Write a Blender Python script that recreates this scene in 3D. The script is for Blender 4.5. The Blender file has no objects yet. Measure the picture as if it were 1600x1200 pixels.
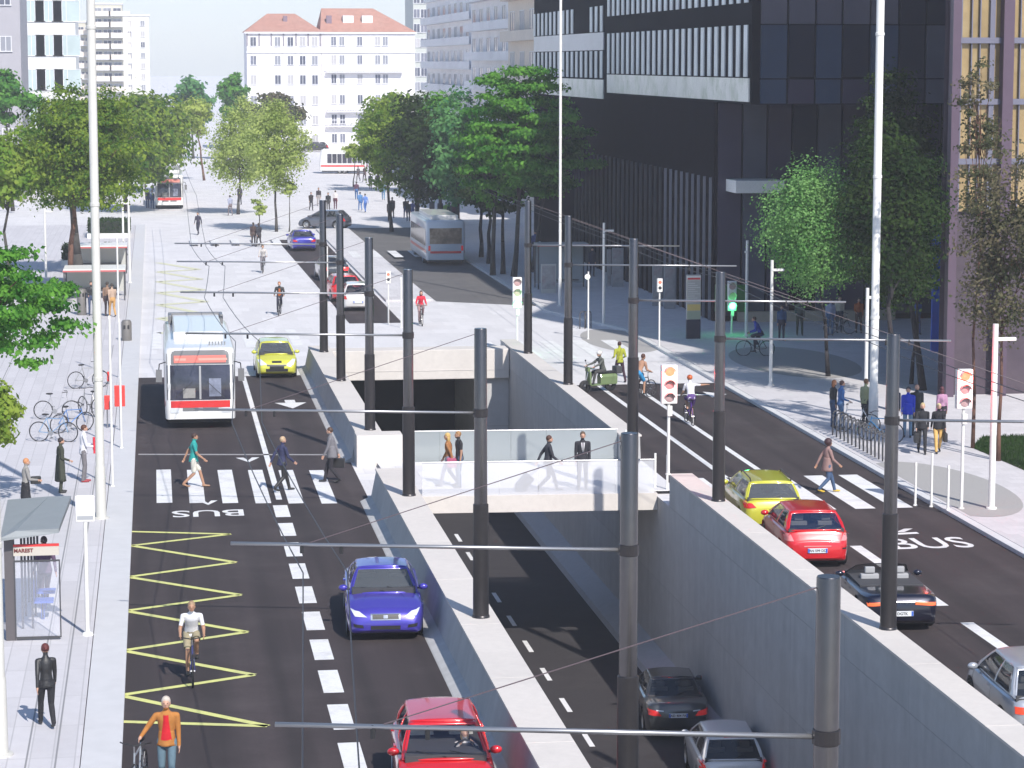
import bpy, bmesh, math, random
from mathutils import Vector, Matrix, Euler
from mathutils.bvhtree import BVHTree
from math import sin, cos, pi, radians as R
random.seed(7)
S = bpy.context.scene
C = S.collection

# ---------------------------------------------------------------- camera, sky, sun, exposure
F = 4000.; CH = 13.2
TH = math.atan(503 / F); PS = math.atan(562 / math.hypot(F, 503))
cd = bpy.data.cameras.new('camera'); cam = bpy.data.objects.new('camera', cd); C.objects.link(cam)
cd.sensor_width = 36; cd.lens = F / 1600 * 36; cd.clip_start = .5; cd.clip_end = 6000
cam.location = (0, 0, CH); cam.rotation_euler = (pi / 2 - TH, 0, -PS)
S.camera = cam
SUN_EL = R(42.5); SUN_DIR = Vector((.335, -1.035, 1)).normalized()      # towards the sun
w = bpy.data.worlds.new('World'); S.world = w; w.use_nodes = True
nt = w.node_tree; nt.nodes.clear()
sky = nt.nodes.new('ShaderNodeTexSky'); sky.sky_type = 'NISHITA'; sky.sun_disc = False
sky.sun_elevation = math.asin(SUN_DIR.z); sky.sun_rotation = math.atan2(SUN_DIR.x, SUN_DIR.y)
sky.air_density = 1.0; sky.dust_density = .5; sky.ozone_density = 4.5
bg = nt.nodes.new('ShaderNodeBackground'); bg.inputs[1].default_value = .11
wo = nt.nodes.new('ShaderNodeOutputWorld')
nt.links.new(sky.outputs[0], bg.inputs[0]); nt.links.new(bg.outputs[0], wo.inputs[0])
ld = bpy.data.lights.new('sun', 'SUN'); ld.energy = 4.2; ld.angle = R(.55); ld.color = (1, .95, .89)
lo = bpy.data.objects.new('sun', ld); C.objects.link(lo); lo.rotation_euler = SUN_DIR.to_track_quat('Z', 'Y').to_euler()
lo.location = (20, -30, 60)
S.view_settings.view_transform = 'Standard'; S.view_settings.look = 'None'
S.view_settings.exposure = .44; S.view_settings.gamma = 1
S.render.engine = 'CYCLES'
S.cycles.max_bounces = 8; S.cycles.transparent_max_bounces = 12; S.cycles.volume_bounces = 1
S.cycles.sample_clamp_indirect = 6

def P(px, py, z=0.):
    "ground point seen at photo pixel (1600 x 1200) on the level z"
    cx = px - 800; cy = 600 - py
    f = F * cos(TH) + cy * sin(TH); u = -F * sin(TH) + cy * cos(TH)
    x = cx * cos(PS) + f * sin(PS); y = -cx * sin(PS) + f * cos(PS)
    t = (z - CH) / u
    return Vector((x * t, y * t, z))
def ZG(px, py):                                              # paved level there: raised pavement or flush junction
    v = P(px, py, .12)
    up = v.x < -.8 or (v.x > 22.9 and v.y < 124) or (v.x > 20.6 and v.y >= 134) or (v.x > 22.9 - (v.y - 124) * .25 and 124 <= v.y < 134)
    return .12 if up else .0
def DEP(v): return v.x * sin(PS) + v.y * cos(PS)
def PXM(v): return 4031. / max(DEP(v), 1)                    # photo pixels per metre there
def ZT(v, py):                                               # height that shows at photo row py above point v
    return CH - (py - 97) / PXM(v)
def XY(px, Y):                                               # X of the vertical line seen at photo column px, at distance Y
    a = math.atan((px - 800) / 4031.) + PS
    return Y * math.tan(a)

# ---------------------------------------------------------------- materials
MC = {}
def mat(name, col, rough=.6, metal=0., var=0., scale=4., bump=0., spec=.5, coat=0., emit=0., trans=0., dirt_or_reflection=None, dscale=.4, alpha=1.):
    if name in MC: return MC[name]
    m = bpy.data.materials.new(name); m.use_nodes = True; n = m.node_tree.nodes; l = m.node_tree.links
    b = n['Principled BSDF']; c4 = (*col, 1)
    b.inputs['Base Color'].default_value = c4; b.inputs['Roughness'].default_value = rough
    b.inputs['Metallic'].default_value = metal; b.inputs['Specular IOR Level'].default_value = spec
    b.inputs['Coat Weight'].default_value = coat; b.inputs['Coat Roughness'].default_value = .06
    b.inputs['Transmission Weight'].default_value = trans; b.inputs['Alpha'].default_value = alpha
    if emit: b.inputs['Emission Color'].default_value = c4; b.inputs['Emission Strength'].default_value = emit
    tc = n.new('ShaderNodeTexCoord')
    if var or bump or dirt_or_reflection:
        nz = n.new('ShaderNodeTexNoise'); nz.inputs['Scale'].default_value = scale; nz.inputs['Detail'].default_value = 6; nz.inputs['Roughness'].default_value = .65
        l.new(tc.outputs['Object'], nz.inputs['Vector'])
    last = None
    if var:
        mr = n.new('ShaderNodeMapRange'); mr.inputs['From Min'].default_value = .3; mr.inputs['From Max'].default_value = .7
        mr.inputs['To Min'].default_value = 1 - var; mr.inputs['To Max'].default_value = 1 + var
        l.new(nz.outputs['Fac'], mr.inputs['Value'])
        mx = n.new('ShaderNodeVectorMath'); mx.operation = 'SCALE'; mx.inputs[0].default_value = col
        l.new(mr.outputs[0], mx.inputs['Scale']); last = mx.outputs[0]
    if dirt_or_reflection:
        n2 = n.new('ShaderNodeTexNoise'); n2.inputs['Scale'].default_value = dscale; n2.inputs['Detail'].default_value = 7; n2.inputs['Roughness'].default_value = .7
        l.new(tc.outputs['Object'], n2.inputs['Vector'])
        r2 = n.new('ShaderNodeMapRange'); r2.inputs['From Min'].default_value = .48; r2.inputs['From Max'].default_value = .68; r2.inputs['To Max'].default_value = .55
        l.new(n2.outputs['Fac'], r2.inputs['Value'])
        mm = n.new('ShaderNodeMix'); mm.data_type = 'RGBA'; mm.inputs['A'].default_value = c4; mm.inputs['B'].default_value = (*dirt_or_reflection, 1)
        if last: l.new(last, mm.inputs['A'])
        l.new(r2.outputs[0], mm.inputs['Factor']); last = mm.outputs['Result']
    if last: l.new(last, b.inputs['Base Color'])
    if bump:
        bp = n.new('ShaderNodeBump'); bp.inputs['Strength'].default_value = bump; bp.inputs['Distance'].default_value = .02
        l.new(nz.outputs['Fac'], bp.inputs['Height']); l.new(bp.outputs[0], b.inputs['Normal'])
    MC[name] = m; return m

def paving(name, col, bw, bh, joint, mortar=.012, var=.06, offset=.5, rough=.75, dirt_or_reflection=None):
    if name in MC: return MC[name]
    m = mat(name, col, rough, var=.04, scale=3, dirt_or_reflection=dirt_or_reflection, dscale=.25); n = m.node_tree.nodes; l = m.node_tree.links
    b = n['Principled BSDF']; src = b.inputs['Base Color'].links[0].from_socket
    tc = [x for x in n if x.type == 'TEX_COORD'][0]
    br = n.new('ShaderNodeTexBrick'); br.inputs['Scale'].default_value = 1; br.offset = offset
    br.inputs['Brick Width'].default_value = bw; br.inputs['Row Height'].default_value = bh; br.inputs['Mortar Size'].default_value = mortar
    br.inputs['Color1'].default_value = (1 + var, 1 + var, 1 + var, 1); br.inputs['Color2'].default_value = (1 - var, 1 - var, 1 - var, 1)
    br.inputs['Mortar'].default_value = (*[joint] * 3, 1)
    l.new(tc.outputs['Object'], br.inputs['Vector'])
    mx = n.new('ShaderNodeMix'); mx.data_type = 'RGBA'; mx.blend_type = 'MULTIPLY'; mx.inputs['Factor'].default_value = 1
    l.new(src, mx.inputs['A']); l.new(br.outputs['Color'], mx.inputs['B']); l.new(mx.outputs['Result'], b.inputs['Base Color'])
    return m

def asphalt():
    if 'asphalt' in MC: return MC['asphalt']
    m = mat('asphalt', (.034, .025, .026), .88, var=.22, scale=22, bump=.25, dirt_or_reflection=(.062, .050, .050), dscale=.3)
    n = m.node_tree.nodes; l = m.node_tree.links; b = n['Principled BSDF']; src = b.inputs['Base Color'].links[0].from_socket
    tc = [x for x in n if x.type == 'TEX_COORD'][0]
    mp = n.new('ShaderNodeMapping'); mp.inputs['Scale'].default_value = (1.1, .03, 1); l.new(tc.outputs['Object'], mp.inputs[0])
    nz = n.new('ShaderNodeTexNoise'); nz.inputs['Scale'].default_value = 1.0; nz.inputs['Detail'].default_value = 3; l.new(mp.outputs[0], nz.inputs['Vector'])
    mr = n.new('ShaderNodeMapRange'); mr.inputs['From Min'].default_value = .35; mr.inputs['From Max'].default_value = .65
    mr.inputs['To Min'].default_value = .72; mr.inputs['To Max'].default_value = 1.3; l.new(nz.outputs['Fac'], mr.inputs['Value'])
    vm = n.new('ShaderNodeVectorMath'); vm.operation = 'SCALE'; l.new(src, vm.inputs[0]); l.new(mr.outputs[0], vm.inputs['Scale'])
    l.new(vm.outputs[0], b.inputs['Base Color'])
    return m

def glass(name, tint, alpha_t=.5, rough=.03):
    "cheap pane: part see-through, part tinted gloss"
    if name in MC: return MC[name]
    m = bpy.data.materials.new(name); m.use_nodes = True; n = m.node_tree.nodes; l = m.node_tree.links
    b = n['Principled BSDF']; b.inputs['Base Color'].default_value = (*tint, 1); b.inputs['Roughness'].default_value = rough
    b.inputs['Specular IOR Level'].default_value = .9
    t = n.new('ShaderNodeBsdfTransparent'); mx = n.new('ShaderNodeMixShader'); mx.inputs[0].default_value = alpha_t
    o = n['Material Output']; l.new(b.outputs[0], mx.inputs[1]); l.new(t.outputs[0], mx.inputs[2]); l.new(mx.outputs[0], o.inputs[0])
    MC[name] = m; return m

def leafmat(name, c1, c2):
    if name in MC: return MC[name]
    m = bpy.data.materials.new(name); m.use_nodes = True; n = m.node_tree.nodes; l = m.node_tree.links
    b = n['Principled BSDF']; b.inputs['Roughness'].default_value = .6; b.inputs['Specular IOR Level'].default_value = .06
    g = n.new('ShaderNodeNewGeometry'); nz = n.new('ShaderNodeTexNoise'); nz.inputs['Scale'].default_value = .7; nz.inputs['Detail'].default_value = 3
    l.new(g.outputs['Position'], nz.inputs['Vector'])
    ad = n.new('ShaderNodeMath'); ad.operation = 'ADD'; ad.use_clamp = True
    ml = n.new('ShaderNodeMath'); ml.operation = 'MULTIPLY_ADD'; ml.inputs[1].default_value = .7; ml.inputs[2].default_value = -.35
    l.new(g.outputs['Random Per Island'], ml.inputs[0])
    mr = n.new('ShaderNodeMapRange'); mr.inputs['From Min'].default_value = .35; mr.inputs['From Max'].default_value = .65; l.new(nz.outputs['Fac'], mr.inputs['Value'])
    l.new(ml.outputs[0], ad.inputs[0]); l.new(mr.outputs[0], ad.inputs[1])
    mx = n.new('ShaderNodeMix'); mx.data_type = 'RGBA'; mx.inputs['A'].default_value = (*c1, 1); mx.inputs['B'].default_value = (*c2, 1)
    l.new(ad.outputs[0], mx.inputs['Factor']); l.new(mx.outputs['Result'], b.inputs['Base Color'])
    t = n.new('ShaderNodeBsdfTranslucent'); l.new(mx.outputs['Result'], t.inputs['Color'])
    sh = n.new('ShaderNodeMixShader'); sh.inputs[0].default_value = .5
    l.new(b.outputs[0], sh.inputs[1]); l.new(t.outputs[0], sh.inputs[2]); l.new(sh.outputs[0], n['Material Output'].inputs[0])
    MC[name] = m; return m

# ---------------------------------------------------------------- mesh builder
class MB:
    def __init__(s): s.v = []; s.f = []; s.m = []; s.mats = []
    def mi(s, m):
        if m not in s.mats: s.mats.append(m)
        return s.mats.index(m)
    def add(s, vs, fs, m):
        o = len(s.v); s.v += [tuple(v) for v in vs]; i = s.mi(m)
        for f in fs: s.f.append([a + o for a in f]); s.m.append(i)
        return s
    def box(s, x0, x1, y0, y1, z0, z1, m, rot=0., c=None):
        vs = [(x, y, z) for z in (z0, z1) for x, y in ((x0, y0), (x1, y0), (x1, y1), (x0, y1))]
        if rot:
            cx, cy = c or ((x0 + x1) / 2, (y0 + y1) / 2); a, b = cos(rot), sin(rot)
            vs = [(cx + (x - cx) * a - (y - cy) * b, cy + (x - cx) * b + (y - cy) * a, z) for x, y, z in vs]
        return s.add(vs, [(0, 3, 2, 1), (4, 5, 6, 7), (0, 1, 5, 4), (1, 2, 6, 5), (2, 3, 7, 6), (3, 0, 4, 7)], m)
    def tube(s, p0, p1, r0, r1=None, m=None, n=12, cap=True):
        r1 = r0 if r1 is None else r1; p0 = Vector(p0); p1 = Vector(p1); d = (p1 - p0).normalized()
        a = d.orthogonal().normalized(); b = d.cross(a); vs = []
        for p, r in ((p0, r0), (p1, r1)):
            for k in range(n): t = 2 * pi * k / n; vs.append(p + (a * cos(t) + b * sin(t)) * r)
        fs = [(k, (k + 1) % n, n + (k + 1) % n, n + k) for k in range(n)]
        if cap: fs += [tuple(range(n))[::-1], tuple(range(n, 2 * n))]
        return s.add(vs, fs, m)
    def path(s, pts, r, m, n=6):
        for a, b in zip(pts[:-1], pts[1:]): s.tube(a, b, r, r, m, n)
        return s
    def ell(s, c, r, m, nu=12, nv=8, rot=None):
        vs = []; fs = []
        for j in range(nv + 1):
            t = pi * j / nv
            for k in range(nu):
                a = 2 * pi * k / nu; v = Vector((r[0] * sin(t) * cos(a), r[1] * sin(t) * sin(a), r[2] * cos(t)))
                if rot is not None: v = rot @ v
                vs.append(v + Vector(c))
        for j in range(nv):
            for k in range(nu): fs.append((j * nu + k, (j + 1) * nu + k, (j + 1) * nu + (k + 1) % nu, j * nu + (k + 1) % nu))
        return s.add(vs, fs, m)
    def lathe(s, c, prof, m, n=20, axis='z', sx=1., sy=1.):
        vs = []; fs = []
        for r, h in prof:
            for k in range(n):
                t = 2 * pi * k / n
                q = (r * cos(t) * sx, r * sin(t) * sy, h)
                if axis == 'x': q = (h, r * cos(t), r * sin(t))
                if axis == 'y': q = (r * cos(t), h, r * sin(t))
                vs.append((c[0] + q[0], c[1] + q[1], c[2] + q[2]))
        for j in range(len(prof) - 1):
            for k in range(n): fs.append((j * n + k, j * n + (k + 1) % n, (j + 1) * n + (k + 1) % n, (j + 1) * n + k))
        return s.add(vs, fs, m)
    def prism(s, poly, z0, z1, m):
        n = len(poly); vs = [(x, y, z0) for x, y in poly] + [(x, y, z1) for x, y in poly]
        return s.add(vs, [tuple(range(n))[::-1], tuple(range(n, 2 * n))] + [(k, (k + 1) % n, n + (k + 1) % n, n + k) for k in range(n)], m)
    def sheet(s, poly, z, m): return s.add([(x, y, z) for x, y in poly], [tuple(range(len(poly)))], m)
    def ext(s, prof, y0, y1, m):                             # profile in (x, z) swept along y
        n = len(prof); vs = [(x, y0, z) for x, z in prof] + [(x, y1, z) for x, z in prof]
        return s.add(vs, [tuple(range(n)), tuple(range(n, 2 * n))[::-1]] + [(k, n + k, n + (k + 1) % n, (k + 1) % n) for k in range(n)], m)
    def grid(s, fn, us, vs_, m):
        vs = [fn(u, v) for v in vs_ for u in us]; n = len(us)
        fs = [(j * n + i, j * n + i + 1, (j + 1) * n + i + 1, (j + 1) * n + i) for j in range(len(vs_) - 1) for i in range(n - 1)]
        return s.add(vs, fs, m)
    def build(s, name, parent=None, smooth=False, bevel=0., fix=True):
        me = bpy.data.meshes.new(name); me.from_pydata(s.v, [], s.f)
        for m in s.mats: me.materials.append(m)
        me.polygons.foreach_set('material_index', s.m)
        if fix:
            bm = bmesh.new(); bm.from_mesh(me); bmesh.ops.recalc_face_normals(bm, faces=bm.faces)
            if bevel: bmesh.ops.bevel(bm, geom=[e for e in bm.edges if len(e.link_faces) == 2 and e.calc_face_angle(0) > .6], offset=bevel, segments=2, affect='EDGES', profile=.6, clamp_overlap=True)
            bm.to_mesh(me); bm.free()
        o = bpy.data.objects.new(name, me); C.objects.link(o)
        if smooth is True: me.shade_smooth()
        elif smooth: me.shade_smooth(); me.set_sharp_from_angle(angle=R(smooth))
        if parent: o.parent = parent
        return o

def empty(name, loc=(0, 0, 0), rz=0.):
    o = bpy.data.objects.new(name, None); C.objects.link(o); o.location = loc; o.rotation_euler = (0, 0, rz); o.empty_display_size = .3; return o
def tag(o, label=None, cat=None, group=None, kind=None):
    if label: o['label'] = label
    if cat: o['category'] = cat
    if group: o['group'] = group
    if kind: o['kind'] = kind
    return o
def kids(o): return [c for c in C.objects if c.parent == o]
def copy_tree(o, loc=None, rz=None, label=None, parent=None):
    c = o.copy(); C.objects.link(c); c.parent = parent
    if loc is not None: c.location = loc
    if rz is not None: c.rotation_euler = (0, 0, rz)
    if label: c['label'] = label
    for ch in list(o.children): copy_tree(ch, parent=c)
    return c
def struct(o): o['kind'] = 'structure'; return o
def text(name, s, size, m, parent=None, ext=.004, loc=(0, 0, 0), rot=(0, 0, 0), scale=(1, 1, 1), bold=0.):
    cu = bpy.data.curves.new(name, 'FONT'); cu.body = s; cu.size = size; cu.extrude = ext; cu.align_x = 'CENTER'; cu.align_y = 'CENTER'; cu.offset = bold; cu.resolution_u = 3
    t = bpy.data.objects.new(name, cu); C.objects.link(t); bpy.context.view_layer.update()
    me = bpy.data.meshes.new_from_object(t.evaluated_get(bpy.context.evaluated_depsgraph_get()))
    C.objects.unlink(t); bpy.data.objects.remove(t)
    me.materials.clear(); me.materials.append(m)
    o = bpy.data.objects.new(name, me); C.objects.link(o); o.location = loc; o.rotation_euler = rot; o.scale = scale
    if parent: o.parent = parent
    return o

ASPH = asphalt()
WHT = mat('road_white', (.72, .72, .72), .7, var=.06, scale=9, dirt_or_reflection=(.45, .44, .43), dscale=1.2)
CONC = mat('pale_concrete', (.62, .58, .54), .8, var=.05, scale=5, bump=.1, dirt_or_reflection=(.5, .47, .44), dscale=.35)
def wallmat(name, col, dirt_or_reflection):
    "concrete in cast panels: joints along the wall and rain streaks down it"
    m = mat(name, col, .85, var=.07, scale=2.5, bump=.12, dirt_or_reflection=dirt_or_reflection, dscale=.35); n = m.node_tree.nodes; l = m.node_tree.links
    b = n['Principled BSDF']; src = b.inputs['Base Color'].links[0].from_socket; tc = [x for x in n if x.type == 'TEX_COORD'][0]
    sp = n.new('ShaderNodeSeparateXYZ'); l.new(tc.outputs['Object'], sp.inputs[0]); cb = n.new('ShaderNodeCombineXYZ'); l.new(sp.outputs[1], cb.inputs[0]); l.new(sp.outputs[2], cb.inputs[1])
    br = n.new('ShaderNodeTexBrick'); br.offset = 0; br.inputs['Scale'].default_value = 1; br.inputs['Brick Width'].default_value = 4.95; br.inputs['Row Height'].default_value = 2.6; br.inputs['Mortar Size'].default_value = .018
    br.inputs['Color1'].default_value = (1.04, 1.04, 1.04, 1); br.inputs['Color2'].default_value = (.95, .95, .95, 1); br.inputs['Mortar'].default_value = (.86, .86, .86, 1); l.new(cb.outputs[0], br.inputs['Vector'])
    mp = n.new('ShaderNodeMapping'); mp.inputs['Scale'].default_value = (1, 1.6, .12); l.new(tc.outputs['Object'], mp.inputs[0])
    nz = n.new('ShaderNodeTexNoise'); nz.inputs['Scale'].default_value = 1.4; nz.inputs['Detail'].default_value = 5; l.new(mp.outputs[0], nz.inputs['Vector'])
    mr = n.new('ShaderNodeMapRange'); mr.inputs['From Min'].default_value = .38; mr.inputs['From Max'].default_value = .62; mr.inputs['To Min'].default_value = .945; mr.inputs['To Max'].default_value = 1.02; l.new(nz.outputs['Fac'], mr.inputs['Value'])
    v1 = n.new('ShaderNodeVectorMath'); v1.operation = 'MULTIPLY'; l.new(src, v1.inputs[0]); l.new(br.outputs['Color'], v1.inputs[1])
    v2 = n.new('ShaderNodeVectorMath'); v2.operation = 'SCALE'; l.new(v1.outputs[0], v2.inputs[0]); l.new(mr.outputs[0], v2.inputs['Scale']); l.new(v2.outputs[0], b.inputs['Base Color']); return m
CWALL = wallmat('wall_concrete', (.47, .465, .46), (.39, .39, .39))
PAVE = paving('pale_paving', (.60, .585, .60), .55, 1.1, .82, dirt_or_reflection=(.52, .51, .52))
PAVE2 = paving('plaza_paving', (.66, .645, .65), 1.2, 1.2, .86, .02)
KERB = mat('kerb_stone', (.60, .60, .60), .75, var=.06, scale=3)
POLE = mat('pole_metal', (.14, .132, .135), .27, .95, var=.06, scale=6)
POLED = mat('pole_dark', (.05, .046, .048), .36, .6, var=.08, scale=6)
WPAINT = mat('white_paint', (.74, .73, .70), .4, var=.04, scale=5)
BLK = mat('black_rubber', (.018, .018, .02), .6)
STEEL = mat('steel', (.45, .45, .46), .35, .9)
DGREY = mat('dark_grey', (.06, .06, .065), .5)
WIREM = mat('wire_black', (.03, .03, .035), .5)
# ---------------------------------------------------------------- the setting
YN = 8.; YF = 109.      # near end of the trench, far end
def road_mark(polys, name, m=WHT, z=.008):
    b = MB()
    for p in polys: b.sheet(p, z, m)
    return struct(b.build(name))
# one big ground sheet with an opening where the sunken road runs
g = MB(); BIG = 2400; GM = paving('ground_paving', (.64, .625, .63), 1.2, 1.2, .9, .02)
g.sheet([(-BIG, -300), (7.35, -300), (7.35, YF), (-BIG, YF)], -.004, GM)
g.sheet([(15.1, -300), (BIG, -300), (BIG, YF), (15.1, YF)], -.004, GM)
g.sheet([(-BIG, YF), (BIG, YF), (BIG, BIG), (-BIG, BIG)], -.004, GM)
g.sheet([(7.35, -300), (15.1, -300), (15.1, YN), (7.35, YN)], -.004, GM)
struct(g.build('ground'))
struct(MB().sheet([(-.8, -40), (6.3, -40), (6.3, 108.2), (-.8, 108.2)], .002, ASPH).build('road'))
struct(MB().sheet([(15.6, -40), (22.9, -40), (22.9, 103.2), (15.6, 103.2)], .002, ASPH).build('road'))
# junction paving, far roads
struct(MB().sheet([(-.8, 108.2), (6.3, 108.2), (6.3, 111), (22.9, 111), (22.9, 138), (15.2, 141), (12.6, 129.5), (9.7, 129.5), (9.3, 190), (-.8, 190)], .002, paving('junction_paving', (.64, .63, .64), .9, 1.8, .93, .015)).build('junction'))
struct(MB().sheet([(9.7, 129.5), (12.4, 129.5), (12.4, 192), (9.0, 192)], .005, ASPH).build('road'))
struct(MB().sheet([(15.4, 141), (20.5, 137.5), (20.5, 205), (14.9, 205)], .005, mat('grey_asphalt', (.11, .105, .105), .85, var=.1, scale=8, dirt_or_reflection=(.16, .155, .15))).build('road'))
struct(MB().box(12.6, 15.2, 141, 203, 0, .12, PAVE).build('traffic_island', bevel=.02))
# pavements with kerbs
LP = paving('left_paving', (.54, .525, .54), .42, 2.4, .8, .014, .05, 0.)
struct(MB().box(-60, -1.58, -40, 210, 0, .12, LP).build('pavement'))
struct(MB().box(-1.56, -.8, -40, 210, 0, .125, mat('kerb_band', (.55, .55, .56), .8, var=.05, scale=2)).build('kerb'))
RP = paving('right_paving', (.57, .55, .56), .6, .6, .88, .012, .05)
struct(MB().prism([(23.2, -40), (75, -40), (75, 207), (20.8, 207), (20.8, 134), (23.2, 124)], 0, .12, RP).build('pavement'))
struct(MB().prism([(22.9, -40), (23.18, -40), (23.18, 124), (20.78, 134), (20.78, 207), (20.5, 207), (20.5, 133.9), (22.9, 123.9)], 0, .125, KERB).build('kerb', bevel=.02))
# smoother grey patches round the lamp posts
GP = mat('gravel_patch', (.34, .33, .32), .9, var=.18, scale=30)
def patch(px, py, rx, ry):
    z = ZG(px, py); c = P(px, py, z)
    return struct(MB().sheet([(max(c.x + rx * cos(t * pi / 20), 23.3 if z > 0 and c.y < 120 else 0), c.y + ry * sin(t * pi / 20)) for t in range(40)], z + .006, GP).build('gravel_patch'))
patch(1468, 762, 2.0, 5.2); patch(968, 532, 1.7, 5.2); patch(1240, 565, 2.6, 6.)
# sunken road
struct(MB().sheet([(7.35, YN), (15.1, YN), (15.1, 118), (7.35, 118)], -5.1, mat('tunnel_asphalt', (.030, .026, .028), .85, var=.12, scale=14, dirt_or_reflection=(.05, .045, .046))).build('road'))
d = []
y = 40.
while y < 100: d.append([(11.35, y), (11.5, y), (11.5, y + 1.6), (11.35, y + 1.6)]); y += 3.75
road_mark(d, 'lane_marking', z=-5.092)
def wall(name, prof, y0, y1, m, label, cat='wall', capm=None, capx=None, group=None):
    r = empty(name, ((prof[0][0] + prof[-1][0]) / 2, y0, prof[0][1]))
    b = MB(); L = r.location; segs = []
    b.ext([(x - L.x, z - L.z) for x, z in prof], 0, y1 - y0, m); b.build('wall_body', r)
    if capx:
        k = MB(); y = y0
        while y < y1 - .1:
            e = min(y + 4.95, y1); k.box(capx[0] - L.x, capx[1] - L.x, y - y0, e - y0 - .015, .94 - L.z, 1.0 - L.z, capm); y = e + .0
        k.build('coping', r, bevel=.008)
    return tag(r, label, cat, group)
lprof = [(6.0, 0), (6.34, .16), (6.50, .94), (7.33, .94), (7.33, 0)]
wall('parapet_wall', lprof, 5, 76.4, CWALL, 'long pale capped parapet wall between the left road and the trench, before the footbridge', capm=CONC, capx=(6.47, 7.36))
wall('parapet_wall', lprof, 84, 110.5, CWALL, 'short pale capped parapet wall on the left of the trench, beyond the footbridge', capm=CONC, capx=(6.47, 7.36))
rprof = [(15.1, 0), (15.1, .94), (15.72, .94), (15.76, 0)]
wall('parapet_wall', rprof, 5, 74.2, CWALL, 'long pale capped parapet wall between the trench and the right road, before the footbridge', capm=CONC, capx=(15.07, 15.78))
wall('parapet_wall', rprof, 82.2, 112, CWALL, 'short pale capped parapet wall on the right of the trench, beyond the footbridge', capm=CONC, capx=(15.07, 15.78))
# block at the end of the left parapet
bl = MB(); bl.box(6.42, 7.95, 83.0, 83.98, -.3, 1.04, CONC); tag(bl.build('end_block', bevel=.03), 'pale concrete end block of the left parapet at the far side of the footbridge', 'block')
# retaining walls
tag(MB().box(15.11, 16.0, YN, 109.8, -5.6, -.006, CWALL).build('retaining_wall'), 'tall grey retaining wall on the right side of the sunken road', 'wall')
tag(MB().box(6.6, 7.34, YN, 109.8, -5.6, -.006, CWALL).build('retaining_wall'), 'retaining wall on the left side of the sunken road under the pale parapet', 'wall')
struct(MB().ext([(14.35, -5.1), (14.42, -4.92), (15.105, -4.62), (15.105, -5.1)], YN, 112, mat('trench_kerb', (.40, .41, .43), .8, var=.06)).build('kerb'))
struct(MB().ext([(7.35, -5.1), (7.35, -4.8), (7.9, -4.95), (7.95, -5.1)], YN, 112, MC['trench_kerb']).build('kerb'))
pr = empty('tunnel_portal', (11.2, YF, -5.1))
MB().box(-3.84, 3.88, .02, 1.3, 4.72, 6.0, CONC).build('lintel', pr, bevel=.03)
MB().box(2.9, 3.89, .3, 12, 0, 4.7, CWALL).build('side_wall', pr)
MB().box(-3.84, 3.9, 1.3, 12, 4.75, 5.09, CWALL).build('ceiling_slab', pr)
MB().box(-3.84, 3.9, 12, 12.3, 0, 4.7, BLK).build('dark_interior', pr)  # black slab: the tunnel's deep shade put into colour
MB().box(-3.86, 3.9, 1.28, 2.6, 5.10, 5.24, CONC).build('coping', pr)
tag(pr, 'dark tunnel mouth under a pale concrete beam at the far end of the trench', 'tunnel portal')
# footbridge
fb = empty('footbridge', (11.2, 79.8, 0))
MB().prism([(-3.9, -3.4), (3.9, -3.75), (3.9, 3.1), (-3.9, 3.5)], -.42, .10, CONC).build('front_beam', fb)
MB().prism([(-4.0, -3.1), (4.6, -3.45), (4.6, 2.8), (-4.1, 3.2)], .104, .13, PAVE2).build('deck', fb)
FR = glass('frosted_glass', (.80, .81, .85), .58, .25)
FR2 = glass('clear_grey_glass', (.42, .46, .47), .45, .12)
def rail(y0, y1, x0, x1, m, nm):
    b = MB(); n = 6
    for i in range(n):
        a = i / n; c = (i + 1) / n - .0012
        xa, xb = x0 + (x1 - x0) * a, x0 + (x1 - x0) * c; ya, yb = y0 + (y1 - y0) * a, y0 + (y1 - y0) * c
        b.add([(xa, ya, .08), (xb, yb, .08), (xb, yb, 1.12), (xa, ya, 1.12)], [(0, 1, 2, 3)], m)
        b.add([(xa, ya + .02, .08), (xb, yb + .02, .08), (xb, yb + .02, 1.12), (xa, ya + .02, 1.12)], [(0, 1, 2, 3)], m)
    o = b.build(nm, fb)
    t = MB(); t.tube((x0, y0 + .01, 1.135), (x1, y1 + .01, 1.135), .022, .022, STEEL, 8); t.build('handrail', o)
    for i in range(n + 1):
        a = i / n; x = x0 + (x1 - x0) * a; yy = y0 + (y1 - y0) * a
    return o
rail(-3.36, -3.71, -3.3, 3.8, FR, 'glass_railing')
rail(3.3, 2.9, -3.2, 3.85, FR2, 'glass_railing')
for x, y0 in ((4.0, -2.9), (4.02, 2.2), (4.3, -3.3)):
    MB().box(x - .03, x + .03, y0, y0 + .06, .1, 1.2, WPAINT).build('railing_post', fb)
tag(fb, 'concrete footbridge with white glass railings crossing the sunken road', 'footbridge')

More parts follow.
